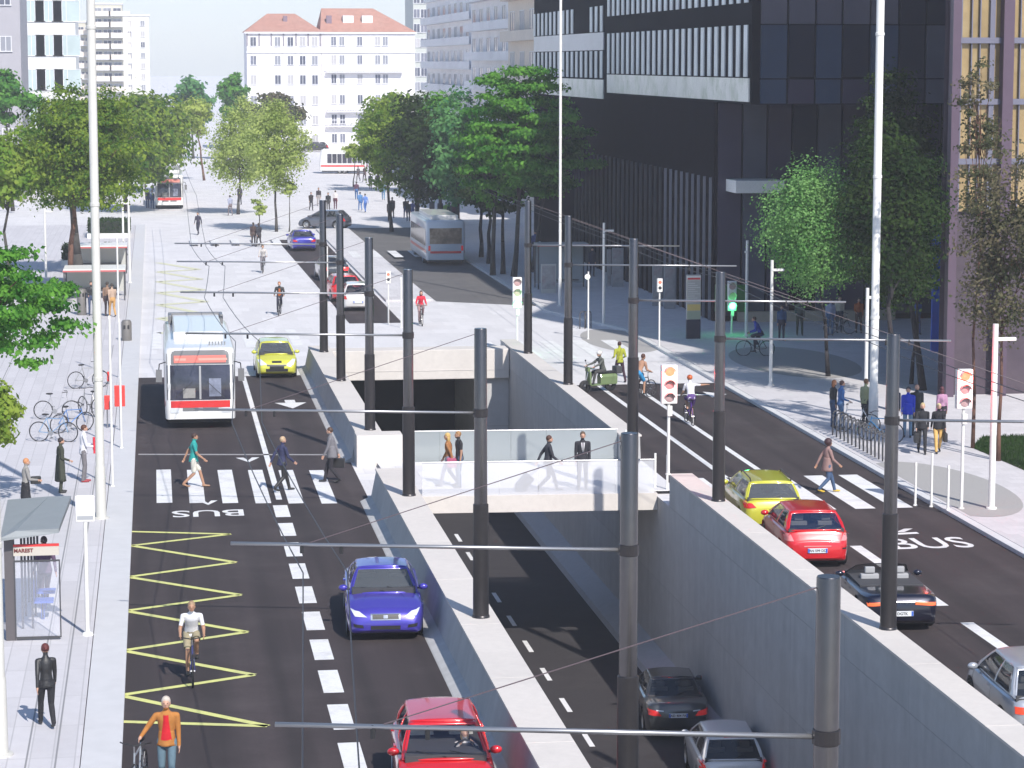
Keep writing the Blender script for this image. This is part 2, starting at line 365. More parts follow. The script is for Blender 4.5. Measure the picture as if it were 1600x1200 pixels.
# ---- road markings
def dashes(x, w_, y0, y1, l, gap):
    r = []; y = y0
    while y < y1: r.append([(x, y), (x + w_, y), (x + w_, min(y + l, y1)), (x, min(y + l, y1))]); y += l + gap
    return r
left = []
y = 77.0 - 3.03 * 16
while y < 76: left.append([(3.35, y), (3.78, y), (3.78, y + 2.03), (3.35, y + 2.03)]); y += 3.03
left.append([(3.5, 77), (3.68, 77), (3.68, 108), (3.5, 108)])
road_mark(left, 'lane_marking')
road_mark([[(-.1 + i * .985, 76.9 + .0 * i - .16 * i), (.37 + i * .985, 76.9 - .16 * i), (.37 + i * .985, 83.3 - .16 * i), (-.1 + i * .985, 83.3 - .16 * i)] for i in range(6)], 'crosswalk')
road_mark([[(-.7, 86.6), (5.9, 85.6), (5.9, 85.85), (-.7, 86.85)]], 'stop_line', mat('faded_white', (.30, .29, .29), .8, var=.1, scale=8))
rt = [[(17.85, 75), (18.05, 75), (18.05, 103), (17.85, 103)], [(19.25, 80), (19.45, 80), (19.45, 103), (19.25, 103)]]
rt += dashes(18.75, .32, 30, 69, 3.0, 1.9)
road_mark(rt, 'lane_marking')
road_mark([[(x, 73), (x + .62, 73), (x + .62, 79.2), (x, 79.2)] for x in (16.6, 17.95, 19.3, 20.5, 21.65)], 'crosswalk')
YEL = mat('marking_yellow', (.62, .63, .22), .7, var=.08, scale=9, dirt_or_reflection=(.4, .4, .2), dscale=1.3)
def strip(a, b, w_):
    a = Vector((a[0], a[1])); b = Vector((b[0], b[1])); d = (b - a).normalized(); n = Vector((-d.y, d.x)) * w_ / 2
    return [tuple(a + n), tuple(b + n), tuple(b - n), tuple(a - n)]
zz = [(205, 831), (360, 835), (205, 853), (368, 879), (200, 902), (376, 930), (196, 955), (386, 988), (192, 1017), (397, 1055), (187, 1087), (418, 1135), (186, 1128)]
zp = [P(*q) for q in zz]
road_mark([strip(a, b, .19) for a, b in zip(zp[:-1], zp[1:])], 'bus_stop_marking', YEL, .01)
fp = mat('glare_pale_yellow', (.62, .62, .44), .75, var=.1, scale=5)  # far white glow put into the colour: yellow paled towards white
road_mark([strip((.1 + (k % 2) * .1, 126 + k * 7.5), (2.7, 127.5 + k * 7.5), .7) for k in range(6)] + [strip((2.7, 127.5 + k * 7.5), (.1, 133.5 + k * 7.5), .5) for k in range(6)], 'bus_stop_marking', fp, .012)
road_mark([[(x, 119), (x + .5, 119), (x + .5, 127), (x, 127)] for x in (-.3, .8, 1.9, 3.0, 4.1, 5.2, 6.3)] + [[(x, 112.5), (x + .7, 112.5), (x + .7, 120), (x, 120)] for x in (15.0, 16.5, 18.0, 19.5, 21.0)], 'crosswalk', z=.012)
road_mark([[(x, 172), (x + .6, 172), (x + .6, 178), (x, 178)] for x in (13.2, 14.6, 16.0, 17.4, 18.8, 20.2)] + [[(x, 186), (x + .6, 186), (x + .6, 192), (x, 192)] for x in (2.5, 4, 5.5, 7, 8.5)], 'crosswalk', z=.13)
# chevron arrows: the direction signs painted on the lanes
def chev(px, py, s):
    c = P(px, py)
    return [[(c.x - s, c.y + s * 1.6), (c.x, c.y - s), (c.x, c.y + s * .1), (c.x - s * .35, c.y + s * 1.6)], [(c.x + s, c.y + s * 1.6), (c.x + s * .35, c.y + s * 1.6), (c.x, c.y + s * .1), (c.x, c.y - s)]]
road_mark(chev(325, 787, .3) + chev(388, 720, .4), 'arrow_marking', z=.0125)
c = P(455, 632)
road_mark([[(c.x - .62, c.y + .5), (c.x, c.y - 1.2), (c.x + .62, c.y + .5)], [(c.x - .2, c.y + .5), (c.x + .2, c.y + .5), (c.x + .2, c.y + 1.3), (c.x - .2, c.y + 1.3)]], 'arrow_marking')
c = P(1090, 617)
road_mark([[(c.x - .9, c.y + .15), (c.x + .4, c.y + .15), (c.x + .4, c.y + .9), (c.x + 1.2, c.y), (c.x + .4, c.y - .9), (c.x + .4, c.y - .15), (c.x - .9, c.y - .15)]], 'arrow_marking')
c = P(326, 802); o = text('bus_lettering', 'BUS', 1.05, WHT, ext=0, loc=(c.x, c.y, .012), rot=(0, 0, pi), scale=(1.22, 1.45, 1), bold=.012); struct(o)
c = P(1452, 850); o = text('bus_lettering', 'BUS', 1.25, WHT, ext=0, loc=(c.x, c.y, .012), rot=(0, 0, 0), scale=(1.1, 1.75, 1), bold=.012); struct(o)
c = P(1440, 833)
c.x -= .5
road_mark([[(c.x - .5, c.y - .2), (c.x + .4, c.y - .1), (c.x + .4, c.y + .15), (c.x - .5, c.y + .05)], [(c.x - .2, c.y + .2), (c.x + .05, c.y + .2), (c.x + .45, c.y + .7), (c.x + .2, c.y + .7)]], 'arrow_marking')
# drain joints in the left pavement and slots
jb = MB()
for x in (-2.05, -2.6, -6.4): jb.box(x, x + .035, 20, 120, .118, .1235, mat('joint_grey', (.25, .25, .26), .9))
struct(jb.build('paving_joint'))
c = P(1570, 690, .12)
gb = MB(); random.seed(3)
GR = leafmat('grass_leaf', (.03, .07, .015), (.06, .12, .03))
gp = [P(1520, 700, .12), P(1600, 735, .12), P(1700, 730, .12), P(1640, 680, .12), P(1535, 684, .12)]
struct(MB().sheet([(q.x, q.y) for q in gp], .128, mat('soil', (.035, .04, .02), .95, var=.3, scale=9)).build('grass_bed'))
for i in range(5000):
    a, b_ = random.random(), random.random()
    q = gp[0].lerp(gp[1], a).lerp(gp[4].lerp(gp[3], a), b_)
    h = random.uniform(.05, .16); t = random.random() * 6.28; r = .02
    gb.add([(q.x + r * cos(t), q.y + r * sin(t), .12), (q.x - r * cos(t), q.y - r * sin(t), .12), (q.x + random.gauss(0, .03), q.y + random.gauss(0, .03), .12 + h)], [(0, 1, 2)], GR)
tag(gb.build('grass', fix=False), 'short dark grass in the corner bed', 'grass', kind='stuff')
# ---------------------------------------------------------------- buildings
PINKW = mat('render_white', (.80, .78, .79), .8, var=.04, scale=.6, dirt_or_reflection=(.6, .57, .58), dscale=.12)
CREAM = mat('render_cream', (.68, .60, .52), .8, var=.04, scale=.5, dirt_or_reflection=(.58, .52, .46), dscale=.1)
WOODW = mat('render_greywhite', (.62, .62, .60), .8, var=.05, scale=.5)
TILE = mat('roof_tile', (.42, .22, .17), .85, var=.15, scale=1.5, dirt_or_reflection=(.42, .25, .2))
WIN = mat('window_dark', (.17, .18, .23), .12, var=.2, scale=.8)
WINS = [WIN, mat('window_grey', (.26, .27, .31), .2), mat('window_curtain', (.42, .41, .42), .6), mat('window_deep', (.09, .10, .14), .1)]
FRAME = mat('window_frame', (.66, .66, .68), .5)
SHUT = mat('shutter_grey', (.28, .26, .29), .7)

def window(r, x, z, w_, h, y=0., shut=False, face='y'):
    b = MB(); t = .07; d = .05
    def bx(a0, a1, c0, c1, e0, e1, m, bb):
        if face == 'y': bb.box(a0, a1, y - e1, y - e0, c0, c1, m)
        else: bb.box(y - e1, y - e0, a0, a1, c0, c1, m)
    bx(x - w_ / 2, x - w_ / 2 + t, z, z + h, 0, d, FRAME, b); bx(x + w_ / 2 - t, x + w_ / 2, z, z + h, 0, d, FRAME, b)
    bx(x - w_ / 2 + t, x + w_ / 2 - t, z + h - t, z + h, 0, d, FRAME, b); bx(x - w_ / 2 - .08, x + w_ / 2 + .08, z - .09, z - .002, 0, d + .1, FRAME, b)
    bx(x - t / 2, x + t / 2, z, z + h - t, 0, d, FRAME, b)
    if shut:
        for s in (-1, 1): a = x + s * (w_ / 2 + .3); bx(a - .24, a + .24, z, z + h, 0, .05, SHUT, b)
    o = b.build('window', r)
    p = MB(); bx(x - w_ / 2 + t, x + w_ / 2 - t, z, z + h - t, -.003 - .02, .012, random.choice(WINS), p); p.build('pane', o)
    return o
def hiproof(r, x0, x1, y0, y1, z, h, ov=.6, ridge=None):
    x0 -= ov; x1 += ov; y0 -= ov; y1 += ov; m = (y1 - y0) / 2
    if ridge is None: ridge = (x0 + m * .9, x1 - m * .9)
    b = MB(); ym = (y0 + y1) / 2
    v = [(x0, y0, z), (x1, y0, z), (x1, y1, z), (x0, y1, z), (ridge[0], ym, z + h), (ridge[1], ym, z + h)]
    b.add(v, [(0, 1, 5, 4), (1, 2, 5), (2, 3, 4, 5), (3, 0, 4), (3, 2, 1, 0)], TILE)
    o = b.build('roof', r)
    MB().box(x0 - .05, x1 + .05, y0 - .08, y0 - .0, z - .28, z - .02, FRAME).build('gutter', o)
    return o
# -- white block with hip roof (left of the pair) and its taller neighbour
Y1 = 385.; ppm = 4031 / DEP(Vector((20, Y1, 0)))
def Zy(py): return CH - (py - 97) / ppm
xs0, xs1 = XY(386, Y1), XY(502, Y1); xs2, xs3 = XY(504, Y1), XY(634, Y1)
r = empty('apartment_building', ((xs0 + xs1) / 2, Y1, 0)); hw = (xs1 - xs0) / 2
MB().box(-hw, hw, 0, 12, 0, Zy(50), PINKW).build('wall', r)
rf = hiproof(r, -hw, hw, 0, 12, Zy(50), Zy(21) - Zy(50), .3, (-2.2, 2.0))
rb = MB(); rb.box(.1, .7, 3.2, 3.9, Zy(42), Zy(25), mat('chimney_purple', (.22, .16, .2), .8)); rb.build('chimney', rf)
MB().box(-hw - .12, hw + .12, -.16, -.002, Zy(83), Zy(81), FRAME).build('cornice', r)
for j, py in enumerate((58, 87, 117, 149, 180, 210)):
    for i, px in enumerate((396, 434, 454, 473, 492)):
        window(r, XY(px, Y1) - r.location.x, Zy(py + 14), .95, 1.35, 0., False)
for px in (386.5, 405.5, 424.5, 443.5, 463, 482, 501): MB().box(XY(px, Y1) - r.location.x - .12, XY(px, Y1) - r.location.x + .12, -.1, -.003, Zy(72), Zy(50.5), SHUT).build('shutter', r)
tag(r, 'white apartment block under a low orange hip roof with one chimney', 'building')
r = empty('apartment_building', ((xs2 + xs3) / 2, Y1 + 2, 0)); hw = (xs3 - xs2) / 2
MB().box(-hw, hw + 1.6, 0, 12, 0, Zy(50), PINKW).build('wall', r)
rf = hiproof(r, -hw, hw + 1.6, 0, 12, Zy(50), Zy(12) - Zy(50), .2, (-hw + .4, hw - 4.2))
MB().box(-hw + .9, -hw + 1.7, 2, 2.8, Zy(38), Zy(24), MC['chimney_purple']).build('chimney', rf)
for px in (548, 578):
    x = XY(px, Y1) - r.location.x
    MB().box(x - .8, x + .8, 2.2, 4.6, Zy(40), Zy(24), PINKW).build('dormer', rf)
MB().box(-hw, hw + 1.6, -.2, -.002, Zy(83), Zy(80.5), FRAME).build('cornice', r)
for py in (110, 172, 195):
    bb = MB(); bb.box(-hw + .6, hw - .3, -.9, -.004, Zy(py + 3.5), Zy(py + 1.5), FRAME)
    for k in range(30): x = -hw + .7 + k * (2 * hw - 1.1) / 29; bb.box(x, x + .04, -.88, -.84, Zy(py + 1.5), Zy(py - 7), SHUT)
    bb.box(-hw + .6, hw - .3, -.9, -.84, Zy(py - 7), Zy(py - 8), FRAME); bb.build('balcony', r)
for j, py in enumerate((58, 87, 117, 149, 180, 210)):
    for px in (523, 536, 564, 592, 604): window(r, XY(px, Y1) - r.location.x, Zy(py + 13), .85, 1.35)
tag(r, 'taller white apartment block with red tiled roof, dormers and a long balcony', 'building')

def block(name, label, px0, px1, Y, top, m, rows, cols, wh=(1.2, 1.5), depth=14, side=None, extra=None, zb=0, band=None, wx=.0):
    x0, x1 = XY(px0, Y), XY(px1, Y); r = empty(name, ((x0 + x1) / 2, Y, 0)); hw = (x1 - x0) / 2
    pm = 4031 / DEP(Vector(((x0 + x1) / 2, Y, 0))); zt = CH + (97 - top) / pm
    MB().box(-hw, hw, 0, depth, 0, zt, m).build('wall', r)
    MB().box(-hw - .15, hw + .15, -.15, depth + .1, zt + .002, zt + .35, FRAME).build('parapet', r)
    fh = (zt - 1) / rows
    for j in range(rows):
        for i in range(cols):
            x = -hw + (i + .5) * 2 * hw / cols
            window(r, x, .9 + j * fh + .3, wh[0], min(wh[1], fh * .6))
            if band and i % 2 == 0:
                b = MB(); b.box(x - wh[0], x + wh[0] * 1.6, -1.1, -.005, .9 + j * fh - .05, .9 + j * fh + .1, FRAME); b.box(x - wh[0], x + wh[0] * 1.6, -1.1, -1.02, .9 + j * fh + .1, .9 + j * fh + .95, band); b.build('balcony', r)
    if side:                                             # windows on the face towards the street
        n = side[1]
        for j in range(rows):
            for i in range(n):
                y = (i + .5) * depth / n
                window(r, y, .9 + j * fh + .3, side[2], min(wh[1] * 1.1, fh * .6), -hw if side[0] < 0 else hw + .05, face='x') if side[0] < 0 else window(r, y, .9 + j * fh + .3, side[2], min(wh[1] * 1.1, fh * .6), hw + .052, face='x')
    return tag(r, label, 'building'), r, hw, zt
SAND = mat('render_sand', (.56, .53, .44), .8, var=.05, scale=.4)
block('apartment_tower', 'cream stepped apartment tower with rows of balconies behind the left mast', 146, 192, 520, 8, SAND, 11, 3, (1.6, 1.4), band=CREAM)
block('apartment_building', 'plain pale wing joined to the right of the cream apartment tower', 193, 234, 528, 26, WOODW, 10, 2, (.9, 1.1))
block('apartment_building', 'low cream wing joined to the left of the cream apartment tower', 121, 145, 524, 36, SAND, 9, 2, (1.3, 1.2), band=CREAM)
GLS = mat('pale_glass', (.42, .50, .50), .25, var=.12, scale=.3)
t, r, hw, zt = block('office_building', 'pale greenish glass office block at the upper left edge, left of the cream tower', 36, 119, 330, -70, WOODW, 6, 3, (3.4, 2.9))
for w_o in kids(r):
    if w_o.name.startswith('window'):
        for p_o in kids(w_o): p_o.data.materials[0] = GLS
block('office_building', 'grey blank office wall at the far upper left corner', -60, 33, 250, -60, mat('render_grey', (.36, .35, .38), .8, var=.05, scale=.6), 5, 2, (1.1, 1.4))
# row on the right side of the far street
GRN = mat('tower_greygreen', (.45, .47, .44), .6, var=.05, scale=.5)
r = block('apartment_tower', 'grey green high rise rising behind the white street row', 646, 690, 430, -60, GRN, 12, 4, (1.1, 1.5))[1]
def street_block(label, X0, Y0, Y1_, top, m, rows, n, cols, W=16, name='apartment_building', trim=None):
    r = empty(name, (X0, Y0, 0)); D = Y1_ - Y0
    MB().box(0, W, 0, D, 0, top, m).build('wall', r)
    b = MB(); b.box(-.35, W + .1, -.35, D + .01, top + .002, top + .45, trim or FRAME); b.build('cornice', r)
    fh = (top - 4) / rows
    for j in range(rows):
        z = 4 + j * fh
        for i in range(n): window(r, (i + .5) * D / n, z + .5, D / n * .45, fh * .58, -.0, face='x')
        for i in range(cols): window(r, (i + .5) * W / cols, z + .5, 1.2, fh * .58, 0.)
        bb = MB(); bb.box(-.9, -.004, .8, D - .8, z - .14, z, trim or FRAME); bb.box(-.9, -.84, .8, D - .8, z + .002, z + .8, m); bb.build('balcony', r)
    return tag(r, label, 'building')
street_block('white stone street block with balconies, farthest of the row right of the red roofs', 36.5, 290, 345, 21, PINKW, 6, 9, 5)
street_block('white block with bay windows in the middle of the right street row', 35.5, 245, 288, 23, PINKW, 6, 7, 5)
street_block('beige cream block next to the black tower in the right street row', 33.5, 205, 243, 26.5, CREAM, 6, 6, 6, 40, trim=CREAM)

# -- black tower
BG = mat('black_glass', (.007, .008, .014), .7, spec=.02, var=.3, scale=.25)
BG2 = mat('black_cladding', (.006, .005, .009), .8, spec=.02, var=.3, scale=.6)
FIN = mat('grey_fin', (.62, .65, .66), .4, var=.2, scale=.4)
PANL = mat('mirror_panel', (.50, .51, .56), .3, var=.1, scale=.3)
bt = empty('office_tower', (28, 119, 0))
LF = 70.                                                    # length along the street
MB().box(0, 25, 0, LF, 11.2, 25, BG).build('upper_body', bt)
MB().box(.0, 25, 8.0, LF, 0, 11.19, BG2).build('lower_body', bt)
def ybt(px):                                                # distance along the left face seen at photo column px
    a = math.atan((px - 800) / 4031.) + PS; return 28 / math.tan(a) - 119
def zbt(px, py):
    y = ybt(px) + 119; return CH - (py - 97) * DEP(Vector((28, y, 0))) / 4031
bands = [(ybt(1172), ybt(950), 12.5, 14.95, 1.62), (ybt(1172), ybt(950), 16.0, 18.6, 1.62), (ybt(1172), ybt(950), 19.8, 22.4, 1.62),
         (ybt(944), LF - .3, 12.2, 13.9, 1.9), (ybt(944), LF - .3, 15.1, 16.7, 1.9), (ybt(944), LF - .3, 18, 19.7, 1.9)]
for y0, y1, z0, z1, sp in bands:
    b = MB(); y = y0 + .3; k = 0
    while y < y1 - .8:
        if not (z0 > 15 and sp > 1.8 and 3 <= k <= 5): b.box(-.09, -.003, y, y + sp * .45, z0, z1, FIN)
        y += sp; k += 1
    b.box(-.03, -.004, y0, y1, z0 - .02, z1 + .02, BG)
    b.build('window_band', bt)
MOTT = mat('reflecting_panel', (.80, .78, .74), .3, var=.12, scale=.5, dirt_or_reflection=(.2, .28, .13), dscale=.45)  # tree reflections painted as green blotches into the cream colour
MB().box(-.07, -.003, ybt(1172), ybt(950), 11.32, 12.44, MOTT).build('reflecting_panel', bt)
MB().box(-.07, -.003, ybt(944), LF - .3, 10.9, 12.1, MOTT).build('reflecting_panel', bt)
MB().box(-.07, -.003, ybt(944), LF - .3, 13.95, 15.05, PANL).build('reflecting_panel', bt)
b = MB(); y = 8.4
for k in range(30):
    b.box(-.14, -.003, y, y + .06, 0.13, 7.4, mat('thin_fin', (.22, .22, .25), .4) if k < 9 else DGREY); y += 1.45
b.build('facade_fins', bt)
# front: staggered panels
pmats = [mat('panel_%d' % i, c, .28, var=.12, scale=.5) for i, c in enumerate([(.045, .07, .12), (.085, .09, .12), (.018, .022, .04), (.06, .05, .08), (.12, .115, .145)])]
random.seed(11)
pf = 4031 / DEP(Vector((32, 119, 0)))
def zf(py): return CH + (97 - py) / pf
def xf(px): return XY(px, 119) - 28
rows = [(-250, -195), (-193, -130), (-128, -70), (-68, 38), (40, 122), (124, 162)]
cols = [1186, 1229, 1272, 1314, 1357, 1402, 1444, 1484]
b = MB()
for i in range(len(cols) - 1):
    off = [0, 0, 84, 0, 42, 0, 84][i]
    for j, (a, c) in enumerate(rows):
        if j == 4 and i in (1, 3): c = 120; 
        m = [4, 3, 2, 1, 0, 3][(j + i) % 6] if j != 3 else pmats.index(pmats[4])
        mm = pmats[m]
        if i >= 5: mm = pmats[2] if j % 2 else pmats[3]
        if j == 4: mm = pmats[[0, 2, 0, 2, 0, 2, 1][i]]
        if j == 5: mm = pmats[[0, 3, 0, 3, 0, 2, 1][i]]
        pr_ = .12 if (i + j) % 2 else .2
        z1 = zf(a) ; z0 = zf(c)
        b.box(xf(cols[i]) + .06, xf(cols[i + 1]) - .04, -pr_, -.004, max(z0, 11.25), z1, mm)
b.build('front_panels', bt)
b = MB()
pg = 4031 / DEP(Vector((32, 127, 0)))
def xg(px): return XY(px, 127) - 28
for i, px in enumerate(range(1122, 1484, 39)):
    m = pmats[[3, 1, 3, 2, 1, 3, 1, 3, 2, 1][i % 10]]
    b.box(xg(px) + .03, xg(px + 39) - .08, 7.85, 7.995, .4 if i not in (3,) else 5.2, 11.15, m)
b.build('ground_floor_panels', bt)
cz = CH - (278 - 97) / pg
MB().box(xg(1135), xg(1210), 5.6, 7.84, cz - .62, cz, WPAINT).build('canopy', bt, bevel=.02)
MB().box(xg(1154), xg(1400), 7.3, 7.83, .125, .62, mat('plinth_sand', (.42, .36, .28), .8, var=.1)).build('plinth', bt)
MB().box(xg(1119), xg(1168), 7.4, 7.8, .64, 2.0, mat('green_panel', (.03, .16, .03), .4, var=.2, scale=.8)).build('green_box', bt)  # plain green box set before the lower wall
tag(bt, 'tall black glass office tower with strips of vertical fins and staggered blue grey panels', 'office tower')

# -- amber glass building on the right edge
AM = mat('amber_glass', (.30, .215, .10), .25, var=.35, scale=.35, dirt_or_reflection=(.42, .34, .20), dscale=.3)
PUR = mat('purple_column', (.085, .055, .085), .45, var=.08, scale=1)
MUL = mat('mullion_grey', (.14, .14, .19), .45)
DPB = mat('purple_stone', (.06, .043, .06), .7, var=.2, scale=1.2, dirt_or_reflection=(.10, .075, .09))
ag = empty('office_building', (XY(1478, 97), 97, 0)); X0 = ag.location.x
pa = 4031 / DEP(Vector((X0 + 2, 97, 0)))
def za(py): return CH + (97 - py) / pa
MB().prism([(0, .2), (34, .2), (34, 26), (10, 26)], 0, 34, DPB).build('body', ag)
b = MB(); b.box(.5, 30, .05, .19, za(330), 33.5, AM); b.build('curtain_wall', ag)
for px, w_ in ((1483, .32), (1562, .42), (1660, .42), (1750, .42)):
    x = XY(px, 97) - X0; MB().box(max(x, .0), max(x, 0) + w_, -.45, .02, 0, 33.6, PUR).build('column', ag)
for px in (1545, 1500, 1516, 1529, 1592, 1612, 1630):
    x = XY(px, 97) - X0; q = .2 if px == 1545 else .04
    MB().box(x, x + q, -.1, .04, za(330), 33.4, MUL).build('mullion', ag)
for py in (62, 157, 250, -30, -120, -210):
    MB().box(.45, 30, -.16, .03, za(py + 6), za(py - 3), MUL).build('transom', ag)
tag(ag, 'amber glazed office building with purple columns at the right edge', 'office building')
# blue banner beside it
v = P(1470, 640, .12)
bn = MB(); bx = XY(1464, 112); bn.box(bx, bx + .75, 112, 112.12, .12, CH - (322 - 97) * DEP(Vector((bx, 112, 0))) / 4031, mat('banner_blue', (.03, .12, .62), .6, var=.1, scale=2))
tag(bn.build('banner'), 'tall narrow blue banner standing between the dark trees and the amber building', 'banner')

# ---------------------------------------------------------------- catenary poles with arms
def cat_pole(base, side, label, hgt=6.43, arm=6.2, lower=2.53, group='overhead line poles along the trench', armlow=0., rt=1.):
    r = empty('overhead_line_pole', base)
    MB().lathe((0, 0, 0), [(0, 0), (.2, 0), (.19, .05), (.178, .06), (.172, lower), (.15, lower + .02)], POLED, 20).build('lower_shaft', r, smooth=40)
    MB().lathe((0, 0, 0), [(.147, lower), (.138, hgt - .02), (.13, hgt), (0, hgt)], POLE, 20).build('upper_shaft', r, smooth=40)
    za_ = hgt - 1.86
    b = MB(); b.tube((side * .1, 0, za_), (side * arm, 1.4 * side * -1, za_), .031, .029, mat('arm_metal', (.42, .42, .43), .35, .8), 10); b.build('arm', r, smooth=True)
    MB().lathe((0, 0, za_), [(.15, -.09), (.165, -.08), (.165, .08), (.15, .09)], POLED, 16).build('clamp', r)
    b = MB(); b.tube((side * .1, 0, hgt - .12), (side * arm * .8, 1.12 * side * -1, za_ + .03), .008, .008, mat('cable_grey', (.12, .09, .10), .6), 5); b.build('stay_cable', r)
    for fx in (.72, .82):
        i = MB(); i.tube((side * arm * fx, -1.4 * side * fx, za_ - .14), (side * arm * fx, -1.4 * side * fx, za_ + .02), .03, .03, BLK, 8); i.build('insulator', r)
    return tag(r, label, 'pole', group)
Ls = [(108, 'farthest grey two-part pole on the left parapet'), (98, 'grey two-part pole second from the far end of the left parapet'), (84.6, 'grey two-part pole at the concrete end block of the left parapet'),
      (71.4, 'grey two-part pole on the left parapet just before the footbridge'), (55.2, 'grey two-part pole on the left parapet right of the blue sedan'),
      (39.1, 'tall central grey pole whose foot is below the picture edge, arm over the left road'), (27.7, 'nearest thick dark pole cut by the bottom edge, its arm crossing the red hatchback')]
for y, l in Ls: cat_pole((7.0 if y > 40 else 7.31 + (y < 30) * .17, y, 1.0), -1, l)
Rs = [(106.3, 'farthest grey two-part pole on the right parapet beside the green light'), (95.7, 'grey two-part pole on the right parapet beside the scooter rider'), (69.3, 'grey two-part pole on the right parapet at the yellow estate car'),
      (52.8, 'grey two-part pole on the right parapet at the dark convertible')]
for y, l in Rs: cat_pole((15.5 if y > 60 else 15.6, y, 1.0), 1, l)
# the one fixed against the footbridge
v = P(992, 812, -.42); v = Vector((XY(992, 75.6), 75.6, -.42))
cat_pole(v, 1, 'tallest grey two-part pole standing against the footbridge beam', hgt=ZT(v, 373) + .42, lower=ZT(v, 562) + .42)
def wire(pts, label, r_=.011, sag=.12):
    b = MB(); q = []
    for a, c in zip(pts[:-1], pts[1:]):
        a = Vector(a); c = Vector(c)
        for k in range(5): t = k / 5; p = a.lerp(c, t); p.z -= sag * 4 * t * (1 - t); q.append(p)
    q.append(Vector(pts[-1])); b.path(q, r_, WIREM, 5); return tag(b.build('overhead_wire'), label, 'cable', 'overhead contact wires')
zw = 5.52
wire([(1.2, 10, zw), (1.44, 26.4, zw), (2.13, 38.2, zw), (1.56, 54.7, zw), (2.15, 70.9, zw), (1.56, 84.4, zw), (2.0, 97.5, zw), (1.5, 108, zw), (1.8, 150, zw), (1.6, 200, zw)], 'left one of the two thin black wires over the left road')
wire([(1.8, 10, zw), (2.06, 26.4, zw), (2.8, 38.2, zw), (2.2, 54.7, zw), (2.8, 70.9, zw), (2.17, 84.4, zw), (2.6, 97.5, zw), (2.1, 108, zw), (2.4, 150, zw), (2.2, 200, zw)], 'right one of the two thin black wires over the left road')
wire([(19.7, 20, zw), (19.9, 52.5, zw), (19.5, 68.7, zw), (20, 90, zw), (19.6, 105.6, zw), (19.8, 160, zw)], 'left one of the two thin wires over the right road')
wire([(20.3, 20, zw), (20.5, 52.5, zw), (20.1, 68.7, zw), (20.6, 90, zw), (20.2, 105.6, zw), (20.4, 160, zw)], 'right one of the two thin wires over the right road')

# ---------------------------------------------------------------- masts, lamps, signs
def mast(px, py, label, r0=.11, h=22., z=.12, m=None):
    z = ZG(px, py); v = P(px, py, z); r = empty('lighting_mast', v)
    MB().lathe((0, 0, 0), [(0, 0), (r0 * 1.9, 0), (r0 * 1.9, .04), (r0 * 1.25, .05), (r0 * 1.15, 1.5), (r0, 1.55), (r0 * .95, h)], m or WPAINT, 16).build('shaft', r, smooth=40)
    b = MB()
    for k in range(3): b.lathe((0, 0, 0), [(r0, 4 + k * 5), (r0 * 1.12, 4.01 + k * 5), (r0 * 1.12, 4.1 + k * 5), (r0, 4.12 + k * 5)], m or WPAINT, 16)
    b.build('joint_collar', r)
    b = MB(); b.box(-.5, .5, -.12, .12, h, h + .2, WPAINT); b.build('lamp_head', r)
    return tag(r, label, 'mast', 'tall white masts')
mast(158, 810, 'tall white mast on the left pavement between the men and the road', .125, m=mat('mast_offwhite', (.55, .54, .50), .45, var=.05))
mast(-1, 1180, 'thick pale mast cut by the left edge of the picture', .14, m=MC['mast_offwhite'])
mast(1364, 672, 'tall cream mast beside the bicycle racks on the right pavement', .145)
mast(875, 478, 'thin tall white mast behind the grey poles near the black tower', .075)
def lamp(px, py, top, s, label, arm=.5, drop=.35, w_=.075, z=.12):
    z = ZG(px, py); v = P(px, py, z); h = ZT(v, top) - z; r = empty('street_lamp', v)
    MB().lathe((0, 0, 0), [(0, 0), (w_ * 1.7, 0), (w_ * 1.6, .05), (w_, .07), (w_ * .85, h), (0, h)], WPAINT, 12).build('post', r, smooth=40)
    b = MB(); b.box(min(0, s * arm), max(0, s * arm), -.07, .07, h - drop - .1, h - drop, WPAINT); b.build('lamp_arm', r, bevel=.02)
    return tag(r, label, 'street lamp', 'white street lamps')
lamp(72, 435, 320, 1, 'white street lamp left of the brown tree trunk')
lamp(203, 442, 307, -1, 'white street lamp beside the left road near the far bus')
lamp(943, 509, 348, 1, 'sunlit white street lamp in front of the black tower')
lamp(1204, 602, 407, 1, 'white street lamp in the shade right of the blue cyclist', .5)
lamp(1549, 795, 508, 1, 'large white street lamp on the grey patch at the right edge', .62, .4, .1)
lamp(1352, 652, 451, 1, 'white street lamp just left of the tall cream mast', .45, .3)
lamp(1166, 525, 376, -1, 'slim white street lamp left of the light green tree', .12, .5, .08)
lamp(193, 395, 235, 1, 'far white street lamp beyond the planters', .3)
lamp(225, 320, 238, -1, 'distant white street lamp left of the approaching far bus', .5)
